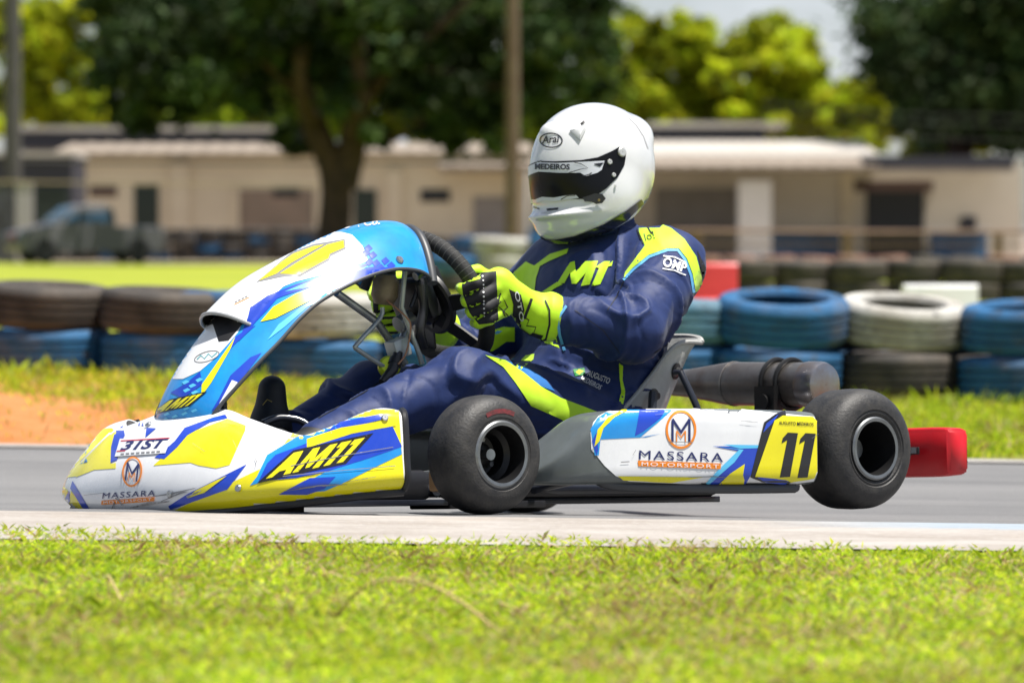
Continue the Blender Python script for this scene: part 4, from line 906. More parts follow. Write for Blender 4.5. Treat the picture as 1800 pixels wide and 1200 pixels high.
f_('pale_fleck', SFL, [[(268 + 17 * i + j * 3, 742 - 5 * i - j * 9), (276 + 17 * i + j * 3, 738 - 5 * i - j * 9), (280 + 17 * i + j * 3, 741 - 5 * i - j * 9), (271 + 17 * i + j * 3, 745 - 5 * i - j * 9)] for i in range(5) for j in range(1 + i % 2)] + [[(320 + dx, 672 + dy), (328 + dx, 668 + dy), (334 + dx, 671 + dy), (324 + dx, 676 + dy)] for dx, dy in ((0, 0), (12, 6), (2, 14), (16, 18), (24, -4))], C_PALE, f_lo, .0012)
am11(SFL, (268, 727), (36, -8), (20, -20), C_YEL, C_BLACK, f_lo, .0016)
f_('emblem_stroke', SFL, [strip([(347, 632), (354, 625), (360, 631), (367, 622), (373, 628), (382, 620)], 2.2)], mat('teal_print', (.15, .38, .42), .4), f_lo, .0016)
ring_film('ring_print', SFL, 364, 627, 23, 9, 1.5, C_GREY, f_lo, .0016, 24, -.3)
bo = MB(); h = SFU.hit((702, 457)); bo.lathe([(.001, .006), (.007, .006), (.010, .003), (.010, 0)], 16, frame(h[1], h[0])); bo.build('fixing_bolt', M_STEEL, f_up)

# side pod: dark plastic body, printed film on the outer face
def pod(side):
    S = [(.905, .49, .40, .080, .068), (.875, .552, .40, .112, .064), (.84, .594, .43, .150, .062), (.81, .613, .46, .184, .062), (.785, .622, .48, .208, .062), (.75, .628, .49, .222, .062), (.69, .633, .50, .228, .062), (.56, .643, .51, .232, .060), (.40, .655, .523, .231, .060), (.26, .666, .534, .229, .058), (.185, .672, .54, .226, .058), (.168, .670, .545, .220, .062), (.160, .657, .55, .19, .075)]
    R = []
    for x, yo, yi, zt, zb in S:
        r = []; yc, hy, zc, hz = (yo + yi) / 2, (yo - yi) / 2, (zt + zb) / 2, (zt - zb) / 2
        for k in range(28):
            a = 2 * PI * k / 28 + .05; ca, sa = math.cos(a), math.sin(a); e = .32
            r.append(Vector((x, (yc + abs(ca) ** e * math.copysign(hy, ca)) * side, zc + abs(sa) ** e * math.copysign(hz, sa))))
        R.append(r)
    cols = [catmull([R[i][k] for i in range(len(R))], 4) for k in range(28)]
    G = [[cols[k][i] for k in range(28)] for i in range(len(cols[0]))]
    V = [p for r in G for p in r]; F = []
    for i in range(len(G) - 1):
        for k in range(28): F.append((i * 28 + k, i * 28 + (k + 1) % 28, (i + 1) * 28 + (k + 1) % 28, (i + 1) * 28 + k))
    F += [tuple(range(28))[::-1], tuple(range((len(G) - 1) * 28, len(G) * 28))]
    me = mesh_of('side_pod', V, F, False); bm = bmesh.new(); bm.from_mesh(me); bmesh.ops.recalc_face_normals(bm, faces=bm.faces[:]); bm.to_mesh(me); bm.free()
    me.polygons.foreach_set('use_smooth', [True] * len(me.polygons)); me.set_sharp_from_angle(angle=math.radians(50))
    return obj('side_pod', me, mat('grey_pod_plastic', (.125, .142, .145), .38, nscale=8, col2=(.085, .098, .10), coat=.3), kart)
podL = pod(1); podR = pod(-1)
skirt = MB(); skirt.tube(catmull([(.80, .565, .13), (.782, .59, .088), (.74, .60, .062), (.60, .615, .054), (.40, .63, .050), (.22, .645, .050)], 5), [.012] * 26, 10); skirt.build('lower_trim', C_EDGE, podL)
SP = Surf(podL)
film('white_field', SP, [[(1039, 790), (1038, 760), (1043, 743), (1052, 732), (1068, 723), (1090, 719), (1200, 717), (1300, 719), (1364, 726), (1430, 732), (1435, 740), (1436, 830), (1430, 845), (1385, 851), (1240, 851), (1105, 845), (1082, 836), (1062, 818), (1048, 800)]], C_WHITE, podL, .0012, step=4)
f_('blue_field', SP, [[(1045, 800), (1038, 755), (1050, 736), (1070, 722), (1120, 712), (1190, 712), (1180, 722), (1125, 768), (1160, 762), (1135, 768), (1055, 772), (1052, 800)]], C_SKY, podL)
f_('blue_patch', SP, [[(1125, 712), (1176, 712), (1160, 735), (1130, 758), (1115, 766), (1120, 740)], [(1040, 775), (1048, 760), (1051, 790), (1048, 800)]], C_BLUE, podL, .0012)
f_('yellow_stripe', SP, [[(1044, 785), (1050, 755), (1068, 734), (1100, 718), (1108, 720), (1080, 733), (1060, 752), (1053, 775)], [(1085, 836), (1235, 838), (1180, 847), (1095, 843)]], C_YEL, podL, .0014)
f_('blue_stripe', SP, [[(1252, 784), (1335, 784), (1330, 815), (1310, 850), (1242, 850), (1285, 815), (1300, 793)]], C_BLUE, podL, .0010)
f_('pale_stripe', SP, [[(1250, 783), (1298, 790), (1262, 825), (1240, 848), (1246, 850), (1290, 812), (1306, 790)], [(1270, 781), (1340, 782), (1338, 787), (1300, 788)]], C_PALE, podL, .0013)
f_('yellow_wedge', SP, [[(1262, 850), (1282, 832), (1308, 815), (1305, 834), (1310, 851)]], C_YEL, podL, .0016)
f_('number_border', SP, [[(1380, 722), (1362, 728), (1342, 742), (1318, 838), (1340, 846), (1390, 847)]], C_BLACK, podL, .0016)
f_('number_edge', SP, [[(1374, 724), (1346, 744), (1340, 760), (1356, 744), (1368, 728)], [(1330, 838), (1390, 838), (1380, 850), (1345, 846)]], C_BLUE, podL, .0019)
f_('number_field', SP, [[(1360, 739), (1375, 731), (1428, 733), (1434, 740), (1435, 828), (1430, 840), (1390, 846), (1380, 842), (1326, 837)]], C_YEL, podL, .0022, step=4)
def one(x, y): return [(x, y), (x + 13, y - 65), (x + 3, y - 59), (x + 5, y - 68), (x + 14, y - 78), (x + 32, y - 77), (x + 18, y - 1)]
f_('number', SP, [one(1369, 838), one(1400, 839)], C_BLACK, podL, .0028)
lettering('lettering', SP, 'AUGUSTO MEDEIROS', (1367, 746), (1428, 749), 6, C_BLACK, podL, .0042, .01)
mm_logo(SP, 1196, 755, 27, 33.5, 0, podL, .0026, 4)
lettering('lettering', SP, 'MASSARA', (1122, 807), (1270, 812), 16, C_NAVY, podL, .0026, .0, 0, space=1.15)
f_('orange_plate', SP, [[(1120, 809), (1266, 814), (1266, 824), (1121, 819)]], C_ORG, podL, .0014)
lettering('lettering', SP, 'MOTORSPORT', (1126, 818), (1262, 822.5), 6.5, C_WHITE, podL, .0036, .0, 0, space=1.2)
f_('scuff', SP, [strip([(1090, 812), (1105, 811)], 1.5), strip([(1175, 776), (1215, 777)], 1.2)], C_GREY, podL, .0022)

# seat shell
eL = [Vector((.64, .20, .11)), Vector((.58, .205, .145)), Vector((.50, .21, .185)), Vector((.42, .212, .222)), kp(1098, 716, y=.21), kp(1145, 660, y=.205), kp(1176, 618, y=.195), kp(1200, 602, y=.185), kp(1232, 602, y=.165)]
sp_ = [(.70, .075), (.62, .055), (.52, .040), (.42, .036), (.30, .055), (.20, .14), (.135, .25), (.09, .34), (.055, .425)]
R = []
for e, (sx_, sz_) in zip(eL, sp_):
    r = []
    for k in range(17):
        u = -1 + 2 * k / 16; w = abs(u) ** 2.6; yy = e.y * math.copysign(1 - (1 - abs(u)) ** 1.6, u)
        r.append(Vector((sx_ + (e.x - sx_) * w, yy, sz_ + (e.z - sz_) * w)))
    R.append(r)
G = smooth_grid(R, 5); V, F = thicken(*grid_mesh(G), .006); seat = mk('seat', V, F, M_SEAT, kart, sharp=60)
lipb = MB(); lipb.tube([r[-1] for r in G], .006, 8); lipb.tube([r[0] for r in G], .006, 8)
lipb.tube(G[-1], .008, 8); lipb.build('seat_lip', mat('light_grey_lip', (.36, .36, .35), .5), seat)
SS = Surf(seat)
def washer(px, py, rr, parent):
    h = SS.hit((px, py))
    if h:
        b = MB(); b.lathe([(rr, .001), (rr, .004), (rr * .55, .005), (rr * .5, .016), (.001, .016)], 20, frame(h[1], h[0])); b.build('seat_bolt', C_PLAST, parent)
washer(1187, 652, .020, seat); washer(1148, 695, .017, seat)
st_ = MB(); a = kp(1187, 655, y=.232); st_.tube([a, a + Vector((0, .02, 0)), kp(1222, 708, y=.29), kp(1235, 740, y=.30)], .0085, 10); st_.build('seat_stay', M_TUBE, kart)
br = MB(); a = kp(1148, 690, y=.225); br.tube([a, kp(1146, 720, y=.232), kp(1145, 760, y=.25)], .011, 8); br.build('seat_stay', M_TUBE, kart)

# exhaust
e0 = Vector((-.15, -.10, .318)); e1 = kp(1452, 676, x=-.17); d = (e1 - e0).normalized(); Lx = (e1 - e0).length
ex = MB(); ex.lathe([(.030, -.12), (.036, -.02), (.050, .09), (.054, .12), (.054, Lx - .06)], 36, frame(d, e0)); exo = ex.build('exhaust_silencer', M_MUFF, kart, sharp=30)
cp_ = MB(); cp_.lathe([(.0545, Lx - .06), (.0565, Lx - .058), (.0565, Lx - .016), (.052, Lx - .004), (.044, Lx), (.001, Lx)], 36, frame(d, e0)); cp_.build('end_cap', mat('heat_blued_steel', (.36, .36, .39), .32, metal=.95, nscale=16, col2=(.30, .22, .16), rvar=.12), exo, sharp=40)
for t in (Lx - .115, Lx - .165):
    sg_ = MB(); c = e0 + d * t; M = frame(d, c); sg_.tube([M @ Vector((.0605 * math.cos(q), .0605 * math.sin(q), 0)) for q in np.linspace(0, 2 * PI, 40)[:-1]], .0065, 8, close=True)
    sg_.build('spring_clamp', M_RIM, exo)
hb = MB(); c = e0 + d * (Lx - .14); hb.box((-.035, -.012, -.10), (.035, .012, .0), Matrix.Translation(c + Vector((.058, .0, -.005))) @ Matrix.Rotation(PI / 2, 4, 'Z')); hb.tube([c + Vector((.062, 0, -.045)), c + Vector((.078, 0, -.045))], .02, 20); hb.build('silencer_bracket', M_RIM, exo, sharp=30)
# rear bumper
rbp = MB(); V = []; F = []
prof = [(-.028, -.058), (.030, -.062), (.038, -.054), (.038, .050), (.030, .058), (-.028, .056), (-.036, .048), (-.036, -.050)]
ys_ = [-.62, -.61, -.57, -.3, 0, .3, .57, .61, .62]
for y in ys_:
    k = .90 if abs(y) > .615 else .98 if abs(y) > .605 else 1
    for px_, pz_ in prof: V.append((-.325 + px_ * k - .02 * (abs(y) > .5), y, .135 + pz_ * k))
n = len(prof)
for i in range(len(ys_) - 1):
    for k in range(n): F.append((i * n + k, i * n + (k + 1) % n, (i + 1) * n + (k + 1) % n, (i + 1) * n + k))
F += [tuple(range(n))[::-1], tuple(range((len(ys_) - 1) * n, len(ys_) * n))]
me = mesh_of('rear_bumper', V, F, False); bm = bmesh.new(); bm.from_mesh(me); bmesh.ops.recalc_face_normals(bm, faces=bm.faces[:]); bmesh.ops.bevel(bm, geom=bm.edges[:], offset=.006, segments=2, affect='EDGES', clamp_overlap=True); bm.to_mesh(me); bm.free()
me.polygons.foreach_set('use_smooth', [True] * len(me.polygons)); rbo = obj('rear_bumper', me, M_REDPL, kart)
sl = MB(); sl.box((-.292, .470, .128), (-.286, .542, .146)); sl.build('bumper_slot', C_PLAST, rbo, bevel=.002)
bt = MB(); bt.box((-.2865, .520, .131), (-.2825, .538, .145)); bt.build('bumper_bolt', M_STEEL, rbo)
bb = MB()
for s in (-1, 1): bb.tube([(-.18, s * .27, .09), (-.26, s * .28, .12), (-.28, s * .45, .135), (-.31, s * .5, .135)], .012, 10)
bb.build('rear_bumper_bar', M_TUBE, kart)

# steering wheel
SWC = Vector((.752, 0, .500)); TAU = math.radians(27); SN_ = Vector((-math.cos(TAU), 0, math.sin(TAU))); ST_ = Vector((math.sin(TAU), 0, math.cos(TAU))); SY_ = Vector((0, 1, 0)); RW = .162
def swp(a, r=RW, n=0.):                             # a = 0 top, clockwise to the left
    k = 1.0 if math.cos(a) > -.75 else 1 - .14 * (-.75 - math.cos(a)) / .25
    return SWC + (ST_ * math.cos(a) * k + SY_ * math.sin(a)) * r + SN_ * n
M_GRIP = mat('black_suede_grip', (.014, .014, .015), .7, nscale=80, namt=.4, bump=.3, bscale=400)
sw = MB(); sw.tube([swp(2 * PI * k / 72) for k in range(72)], .0190, 14, close=True); swo = sw.build('steering_wheel', M_GRIP, kart)
st_w = MB()
for k in range(26):
    a = -.9 + 2.2 * k / 25
    M = [swp(a) + (swp(a) - SWC).normalized() * .0191 * math.cos(q) + SN_ * .0191 * math.sin(q) for q in np.linspace(0, 2 * PI, 13)[:-1]]
    st_w.tube(M, .0008, 5, close=True)
st_w.build('grip_stitching', mat('grey_stitch', (.10, .10, .10), .6), swo)
sp3 = MB()
for a in (PI / 2, -PI / 2, PI * .80, -PI * .80):
    p = swp(a, RW - .008); q = SWC - SN_ * .03 + (p - SWC) * .22; w = SN_.cross((p - SWC).normalized()) * .016
    V = [p + w, p - w, q - w * 1.4, q + w * 1.4]; V += [v - SN_ * .006 for v in V]
    sp3.add(V, [(0, 1, 2, 3), (7, 6, 5, 4), (0, 4, 5, 1), (1, 5, 6, 2), (2, 6, 7, 3), (3, 7, 4, 0)])
sp3.lathe([(.001, -.02), (.036, -.02), (.040, -.03), (.040, -.05), (.03, -.06), (.03, -.075), (.001, -.075)], 28, frame(SN_, SWC)); sp3.build('wheel_hub', C_PLAST, swo, sharp=30)
pl = MB(); pl.lathe([(.001, -.012), (.078, -.012), (.084, -.016), (.084, -.026), (.078, -.030), (.001, -.030)], 36, frame(SN_, SWC + ST_ * .01)); pl.build('wheel_boss_plate', C_PLAST, swo, sharp=30)
lg = MB(); lg.box((-.07, -.05, -.05), (.07, .05, -.012), frame(SN_, SWC + ST_ * .035 - SN_ * .03, SY_)); lg.build('data_logger', C_PLAST, swo, bevel=.01)
dd = MB(); D0 = SWC + ST_ * .055 - SN_ * .01; dd.box((-.055, -.035, -.012), (.055, .035, .012), frame(SN_, D0, SY_)); dd.build('lap_timer', C_PLAST, swo, bevel=.006)
col_ = MB(); col_.tube([SWC - SN_ * .05, SWC - SN_ * .10 - ST_ * .01, (.99, 0, .10)], .011, 12); col_.tube([SWC - SN_ * .09, SWC - SN_ * .13], .02, 12); col_.build('steering_column', M_ALU, kart)
# bars that carry the fairing and column
bz = MB(); bz.tube([kp(712, 470, y=.05), kp(706, 540, y=.05), kp(738, 625, y=.05), kp(742, 640, y=.05)], .0065, 10)
bz.tube(catmull([kp(672, 540, y=.03), kp(668, 560, y=.03), kp(627, 605, y=.03), kp(630, 615, y=.03), kp(676, 645, y=.03)], 3), .0055, 10); bz.build('fairing_bracket', M_BRACKET, kart)
bz = MB(); bz.tube([kp(592, 515, y=-.02), kp(662, 565, y=-.02), kp(690, 605, y=-.02), kp(712, 640, y=-.02)], .0095, 12); bz.build('fairing_strut', M_ALU, kart)
bz = MB(); q = kp(700, 612, y=.03); bz.box((-.022, -.02, -.022), (.022, .02, .022), Matrix.Translation(q) @ Matrix.Rotation(.35, 4, 'Y')); bz.build('sensor_box', M_BRACKET, kart, bevel=.003)
bz = MB(); q = kp(684, 645, y=.03); bz.lathe([(.001, .012), (.020, .012), (.026, .006), (.026, -.006), (.020, -.012), (.001, -.012)], 20, frame((.4, .8, .3), q)); bz.build('column_clamp', mat('lime_anodised', (.52, .62, .02), .35, metal=.4), kart)
bz = MB(); bz.tube([kp(700, 620, y=.04), kp(690, 650, y=.05), kp(672, 672, y=.05)], [.012, .013, .010], 12); bz.tube([kp(696, 632, y=.04), kp(693, 642, y=.045)], .0165, 12); bz.build('throttle_cable_joint', C_PLAST, kart)
bz = MB(); bz.tube(catmull([kp(680, 528, y=.02), kp(712, 555, y=.07), kp(722, 575, y=.07), kp(714, 620, y=.06), kp(700, 640, y=.06)], 5), .0022, 6); bz.build('sensor_wire', mat('copper_wire', (.45, .22, .12), .5), kart)
bz = MB(); bz.tube(catmull([kp(738, 500, y=.06), kp(745, 540, y=.06), kp(738, 580, y=.06), kp(745, 610, y=.05)], 5), .012, 10); bz.tube(catmull([kp(728, 470, y=.05), kp(735, 500, y=.05), kp(722, 540, y=.05)], 4), .006, 8); bz.build('wiring_loom', C_PLAST, kart)
bz = MB(); q = kp(677, 508, y=.0); bz.lathe([(.001, .035), (.020, .035), (.030, .022), (.032, -.015), (.022, -.035), (.001, -.035)], 20, frame((0, .2, 1), q)); bz.build('breather_bottle', mat('stained_bottle', (.32, .25, .16), .45, nscale=20, col2=(.16, .11, .07)), kart)
bz = MB(); bz.tube([kp(733, 484, y=.09), kp(748, 476, y=.09)], .008, 10); bz.tube([kp(730, 486, y=.09), kp(735, 483, y=.09)], .011, 8); bz.build('clamp_bolt', M_STEEL, kart)
# fuel tank between the legs and pedals
ft = MB(); ft.box((.78, -.09, .04), (1.10, .09, .20)); ft.build('fuel_tank', mat('smoky_tank', (.10, .10, .09), .3), kart, bevel=.03, seg=3)
for s in (-1, 1):
    p = MB(); p.tube([(1.24, s * .15, .05), (1.26, s * .15, .16)], .007, 8); p.tube([(1.26, s * .11, .16), (1.26, s * .19, .16)], .008, 8); p.build('pedal', M_ALU, kart)
hr = MB(); hr.tube(catmull([kp(462, 744, y=.08), kp(490, 734, y=.08), kp(525, 738, y=.1), kp(545, 750, y=.12)], 4), .0085, 10); hr.build('heel_rest_bar', M_TUBE, kart)
sr = MB(); sr.tube([kp(392, 690, y=.08), kp(394, 730, y=.08)], .008, 10)
for k in range(5): sr.tube([kp(391, 694 + 8 * k, y=.08), kp(392, 697 + 8 * k, y=.08)], .011, 10)
sr.build('fairing_spring', C_PLAST, kart)

# wear on the bodywork: bolts, scratches, rubber smears
for px, py in ((300, 868), (420, 858), (520, 757), (676, 735), (262, 748)):
    h = SN.hit((px, py))
    if h: MB().lathe([(.001, .004), (.006, .004), (.008, .002), (.008, 0)], 14, frame(h[1], h[0] + h[1] * .003)).build('fixing_bolt', M_STEEL, nose)
for a in ([(500, 862), (560, 853), (610, 850)], [(610, 846), (660, 838)], [(445, 800), (452, 812), (450, 822)], [(150, 870), (185, 866)], [(340, 780), (362, 795)], [(410, 775), (418, 792)]): film('scratch', SN, [strip(a, [.6] + [1.6] * (len(a) - 2) + [.6])], C_GREY, nose, .0036, step=4)
SMEAR = mat('rubber_smear', (.16, .15, .15), .6, nscale=90, col2=(.5, .5, .5))
for a in ([(230, 890), (262, 884), (300, 880)], [(330, 873), (356, 862)]): film('rubber_smear', SN, [strip(a, [1, 4, 1] if len(a) == 3 else [3, 1])], SMEAR, nose, .0036, step=4)
for a in ([(1300, 740), (1330, 742)], [(1208, 838), (1250, 836), (1275, 838)], [(1110, 800), (1116, 790)], [(1425, 770), (1436, 762)], [(1150, 730), (1180, 726)]): film('scratch', SP, [strip(a, [.6] + [1.4] * (len(a) - 2) + [.6])], C_GREY, podL, .0046, step=4)
for px, py in ():
    h = SP.hit((px, py))
    if h: MB().lathe([(.001, .004), (.005, .004), (.007, .002), (.007, 0)], 14, frame(h[1], h[0] + h[1] * .003)).build('fixing_bolt', M_STEEL, podL)

for a in ([(498, 838), (560, 831), (640, 824), (694, 819)], [(512, 820), (600, 802), (690, 786)]): film('crease_shade_line', SN, [strip(a, 1.3)], C_GREY, nose, .0040, step=4)  # grey film lines paint the shade of moulded steps
for t in (Lx * .30, Lx * .62):
    M = frame(d, e0 + d * t); MB().tube([M @ Vector((.0545 * math.cos(q), .0545 * math.sin(q), 0)) for q in np.linspace(0, 2 * PI, 40)[:-1]], .0022, 6, close=True).build('weld_bead', M_MUFF, exo)

# engine on the far side of the seat, feeding the silencer
eng = MB(); eng.box((.02, -.44, .07), (.26, -.27, .20)); engo = eng.build('engine', M_ALU, kart, bevel=.015)
for k in range(7): MB().box((.07 - .008 * (k % 2), -.425, .205 + .014 * k), (.215 + .008 * (k % 2), -.285, .211 + .014 * k)).build('cooling_fin', M_ALU, engo, bevel=.002)
MB().box((.085, -.41, .20), (.20, -.30, .31)).build('cylinder', M_RIM, engo, bevel=.01)
MB().tube(catmull([(.08, -.34, .25), (-.02, -.34, .27), (-.12, -.30, .30), tuple(e0 - d * .10)], 6), [.022] * 12 + [.024] * 6 + [.029], 16).build('header_pipe', M_MUFF, exo)
MB().tube([(.24, -.36, .26), (.36, -.38, .27)], [.026, .03], 16).build('carburettor', M_ALU, engo); MB().box((.36, -.44, .20), (.50, -.30, .34)).build('air_box', C_PLAST, engo, bevel=.02)

# ------------------------------------------------------------------ the driver (kart axes)
SUIT = mat('navy_race_suit', (.006, .022, .112), .6, nscale=45, col2=(.004, .017, .090), bump=.12, bscale=30, sheen=.08, spec=.35)
LIME = mat('fluorescent_lime_cloth', (.52, .84, .004), .6, nscale=30, col2=(.46, .76, .004), sheen=.2); LBLUE = mat('light_blue_piping', (.10, .36, .66), .55); MBLUE = mat('mid_blue_cloth', (.010, .13, .40), .6); CBLACK = mat('black_cloth', (.010, .010, .013), .7); CWHITE = mat('white_thread', (.72, .73, .75), .7)
J = dict(hipL=(.36, .105, .195), hipR=(.36, -.105, .195), kneeL=tuple(kp(800, 672, y=.175)), kneeR=tuple(kp(655, 690, y=-.13)), ankL=(1.20, .135, .165), ankR=(1.13, -.125, .165),
         shL=tuple(kp(1176, 468, y=.185)), shR=(.225, -.185, .588), elL=tuple(kp(1112, 583, y=.295)), elR=(.46, -.29, .37), wrL=tuple(kp(945, 553, y=.185)), wrR=(.615, -.19, .455))
def body_sdf(X, Y, Z):
    d = rcone(X, Y, Z, (.33, 0, .20), (.31, 0, .29), .165, .155, .88)
    d = smin(d, rcone(X, Y, Z, (.30, 0, .30), (.245, 0, .50), .150, .150, .80), .06)
    d = smin(d, ellip(X, Y, Z, (.255, 0, .495), (.145, .205, .16)), .05)
    d = smin(d, rcone(X, Y, Z, (.255, -.13, .605), (.20, .13, .605), .076, .074), .07)
    d = smin(d, rcone(X, Y, Z, (.215, 0, .62), (.235, 0, .70), .080, .072), .03)
    for s, sd_ in ((1, 'L'), (-1, 'R')):
        sh, el, wr = J['sh' + sd_], J['el' + sd_], J['wr' + sd_]
        d = smin(d, rcone(X, Y, Z, sh, el, .091, .076), .045)
        d = smin(d, rcone(X, Y, Z, el, wr, .073, .050), .02)
        hp, kn, an = J['hip' + sd_], J['knee' + sd_], J['ank' + sd_]
        t = rcone(X, Y, Z, hp, kn, .118, .074); d = smin(d, t, .04)
        d = smin(d, rcone(X, Y, Z, kn, an, .073, .050), .022)
    return d
V, F = surfnet(body_sdf, (-.06, -.42, .0), (1.32, .44, .80), .0068)
V = smooth_verts(V, F, 3); Nn = vnormals(V, F)
# cloth folds: ripples across each joint and along the limbs
def seg_t(V, a, b):
    a = np.array(a); b = np.array(b); d = b - a; t = np.clip((V - a) @ d / (d @ d), 0, 1); return t, np.linalg.norm(V - a - t[:, None] * d, axis=1)
disp = np.zeros(len(V))
def fold(a, b, rad, freq, amp, lo, hi, skew, seed):
    global disp
    t, r = seg_t(V, a, b); w = np.clip(1 - (r / rad), 0, 1) ** .5 * np.exp(-((t - (lo + hi) / 2) / ((hi - lo) / 2 + 1e-6)) ** 2)
    q = np.array([noise.noise(Vector((float(p[0]) * 7 + seed, float(p[1]) * 7, float(p[2]) * 7))) for p in V])
    u = t * freq * .55 + q * 3.0 + (V @ np.array(skew)) * 9
    disp += w * amp * ((1 - np.abs(np.sin(u))) ** 2.6 - .15) * 1.35 - w * .007 * (1 - np.abs(np.sin(u * 1.7 + 1.3))) ** 7
fold(J['shL'], J['elL'], .16, 13, .019, .45, 1.25, (.6, .2, .5), 1.); fold(J['elL'], J['wrL'], .13, 15, .018, -.3, .7, (.3, .5, .4), 2.)
fold(J['shR'], J['elR'], .16, 13, .016, .3, 1.2, (.6, .2, .5), 3.); fold(J['kneeL'], J['ankL'], .16, 11, .014, -.35, .75, (.5, .5, .3), 4.); fold(J['hipL'], J['kneeL'], .2, 8, .018, .45, 1.2, (.4, .6, .4), 5.)
fold(J['kneeR'], J['ankR'], .16, 10, .018, -.2, .9, (.5, .5, .3), 6.); fold((.36, 0, .24), (.25, 0, .5), .3, 14, .017, -.1, .6, (.2, .5, .3), 7.); fold((.30, .12, .24), (.30, .20, .40), .2, 12, .014, 0, 1, (.3, .2, .9), 9.); fold(J['shL'], (.27, .05, .5), .25, 9, .013, 0, 1, (.7, .3, .2), 8.)
lump = np.array([noise.fractal(Vector(tuple(map(float, p * 9))), 1.0, 2.0, 3) for p in V]) * .0035
V = V + Nn * (disp + lump)[:, None]; V = smooth_verts(V, F, 1, .15)
body = mk('person', V, F, SUIT, None, sharp=None); body.matrix_world = KM
tag(body, 'driver in navy and lime race suit gripping the steering wheel, seated in the kart', 'person')
SB = Surf(body)
# neckline collar
cl = MB(); cl.tube([Vector((.215 + .082 * math.cos(a) + .02 , .088 * math.sin(a), .672 + .012 * math.cos(a))) for a in np.linspace(0, 2 * PI, 40)[:-1]], .017, 10, close=True); cl.build('collar', SUIT, body)
bl = MB(); bl.tube([(.24, 0, .66), (.27, 0, .74)], [.072, .07], 20); bl.build('balaclava', CBLACK, body)
def b_(name, polys, m, off=.0016, step=5): return film(name, SB, polys, m, body, off, step=step)
b_('shoulder_panel', [[(1123, 395), (1160, 394), (1180, 402), (1203, 421), (1223, 451), (1233, 488), (1234, 522), (1224, 536), (1222, 513), (1217, 482), (1207, 455), (1193, 437), (1173, 437), (1140, 449), (1113, 471), (1097, 489), (1100, 478), (1117, 455), (1134, 432), (1124, 408)]], LIME)
b_('shoulder_piping', [strip([(1096, 492), (1114, 474), (1141, 452), (1173, 440), (1191, 440), (1204, 457), (1214, 484), (1219, 514), (1221, 536)], 4.5)], LBLUE)
b_('shoulder_back_panel', [[(1225, 440), (1240, 470), (1243, 505), (1234, 530), (1236, 505), (1234, 485)]], CBLACK, .0012)
b_('shoulder_piping', [strip([(1120, 404), (1125, 415), (1131, 430)], 2), strip([(1138, 400), (1146, 412)], 3)], CBLACK, .0022)
lettering('shoulder_lettering', SB, 'lo!', (1135, 425), (1152, 420), 14, CBLACK, body, .0024, .0)
b_('chest_lettering', [[(953, 514), (980, 496), (990, 500), (975, 508), (968, 514)], [(980, 499), (1003, 462), (1011, 460), (1013, 478), (1030, 460), (1051, 459), (1037, 500), (1022, 503), (1031, 480), (1014, 499), (1006, 499), (1003, 480), (993, 498)], [(1046, 470), (1062, 460), (1073, 460), (1056, 500), (1040, 503), (1053, 472)], [(1066, 470), (1078, 459), (1076, 468)]], LIME, .0024)
b_('right_shoulder_panel', [[(940, 467), (967, 447), (1000, 437), (997, 446), (967, 459), (950, 468), (943, 490), (940, 518), (900, 520), (890, 500), (905, 478), (925, 460)]], LIME)
b_('right_piping', [strip([(906, 486), (902, 500), (899, 520)], 5), strip([(866, 590), (878, 582), (888, 576)], 5)], LBLUE)
b_('right_cuff', [[(863, 582), (885, 574), (905, 575), (905, 600), (890, 600), (866, 617), (858, 618)]], LIME)
b_('cuff_panel', [[(962, 528), (988, 538), (980, 552), (972, 560), (976, 585), (984, 612), (958, 602), (950, 560)]], LIME)
b_('cuff_piping', [strip([(996, 538), (980, 560), (984, 588), (993, 616)], 5)], LBLUE, .0020)
b_('side_piping', [[(1088, 637), (1095, 637), (1094, 668), (1099, 690), (1094, 711), (1088, 706), (1092, 690), (1089, 668)]], LIME)
b_('thigh_panel', [[(852, 624), (888, 633), (920, 655), (950, 679), (985, 699), (1030, 716), (1060, 728), (1042, 742), (1015, 755), (985, 736), (933, 713), (905, 672), (884, 645)]], LIME)
b_('thigh_panel_trim', [[(888, 633), (930, 648), (960, 669), (975, 688), (950, 679), (920, 655)]], MBLUE)
b_('waist_lime', [[(900, 648), (925, 625), (940, 622), (938, 632), (915, 650)]], LIME)
lettering('name_lettering', SB, 'AUGUSTO', (1031, 661), (1069, 676), 11, CWHITE, body, .0030, .01)
lettering('name_lettering', SB, 'MEDEIROS', (1018, 669), (1054, 687), 9, CWHITE, body, .0030, .01, .2)
b_('flag_patch', [[(1007, 650), (1027, 647), (1029, 659), (1010, 662)]], mat('flag_green', (.02, .22, .05), .6), .0024)
b_('flag_diamond', [[(1010, 656), (1018, 650), (1026, 653), (1018, 660)]], mat('flag_yellow', (.6, .5, .03), .6), .0030)
lettering('sleeve_lettering', SB, 'OMP', (1163, 468), (1203, 480), 17, CWHITE, body, .0026, .03)
b_('sleeve_rule', [strip([(1166, 451), (1185, 453), (1205, 462)], 2.2), strip([(1164, 473), (1185, 476), (1204, 484)], 2.2)], CWHITE, .0026)

b_('seam', [strip([(1098, 492), (1085, 520), (1068, 545)], 1.6)], CBLACK, .0014); b_('seam', [strip([(1222, 540), (1195, 590), (1150, 620)], 1.4)], CBLACK, .0014); b_('seam', [strip([(700, 648), (640, 690), (560, 735)], 1.5)], CBLACK, .0014); b_('seam', [strip([(1010, 545), (1060, 580), (1090, 620)], 1.2)], CBLACK, .0014)
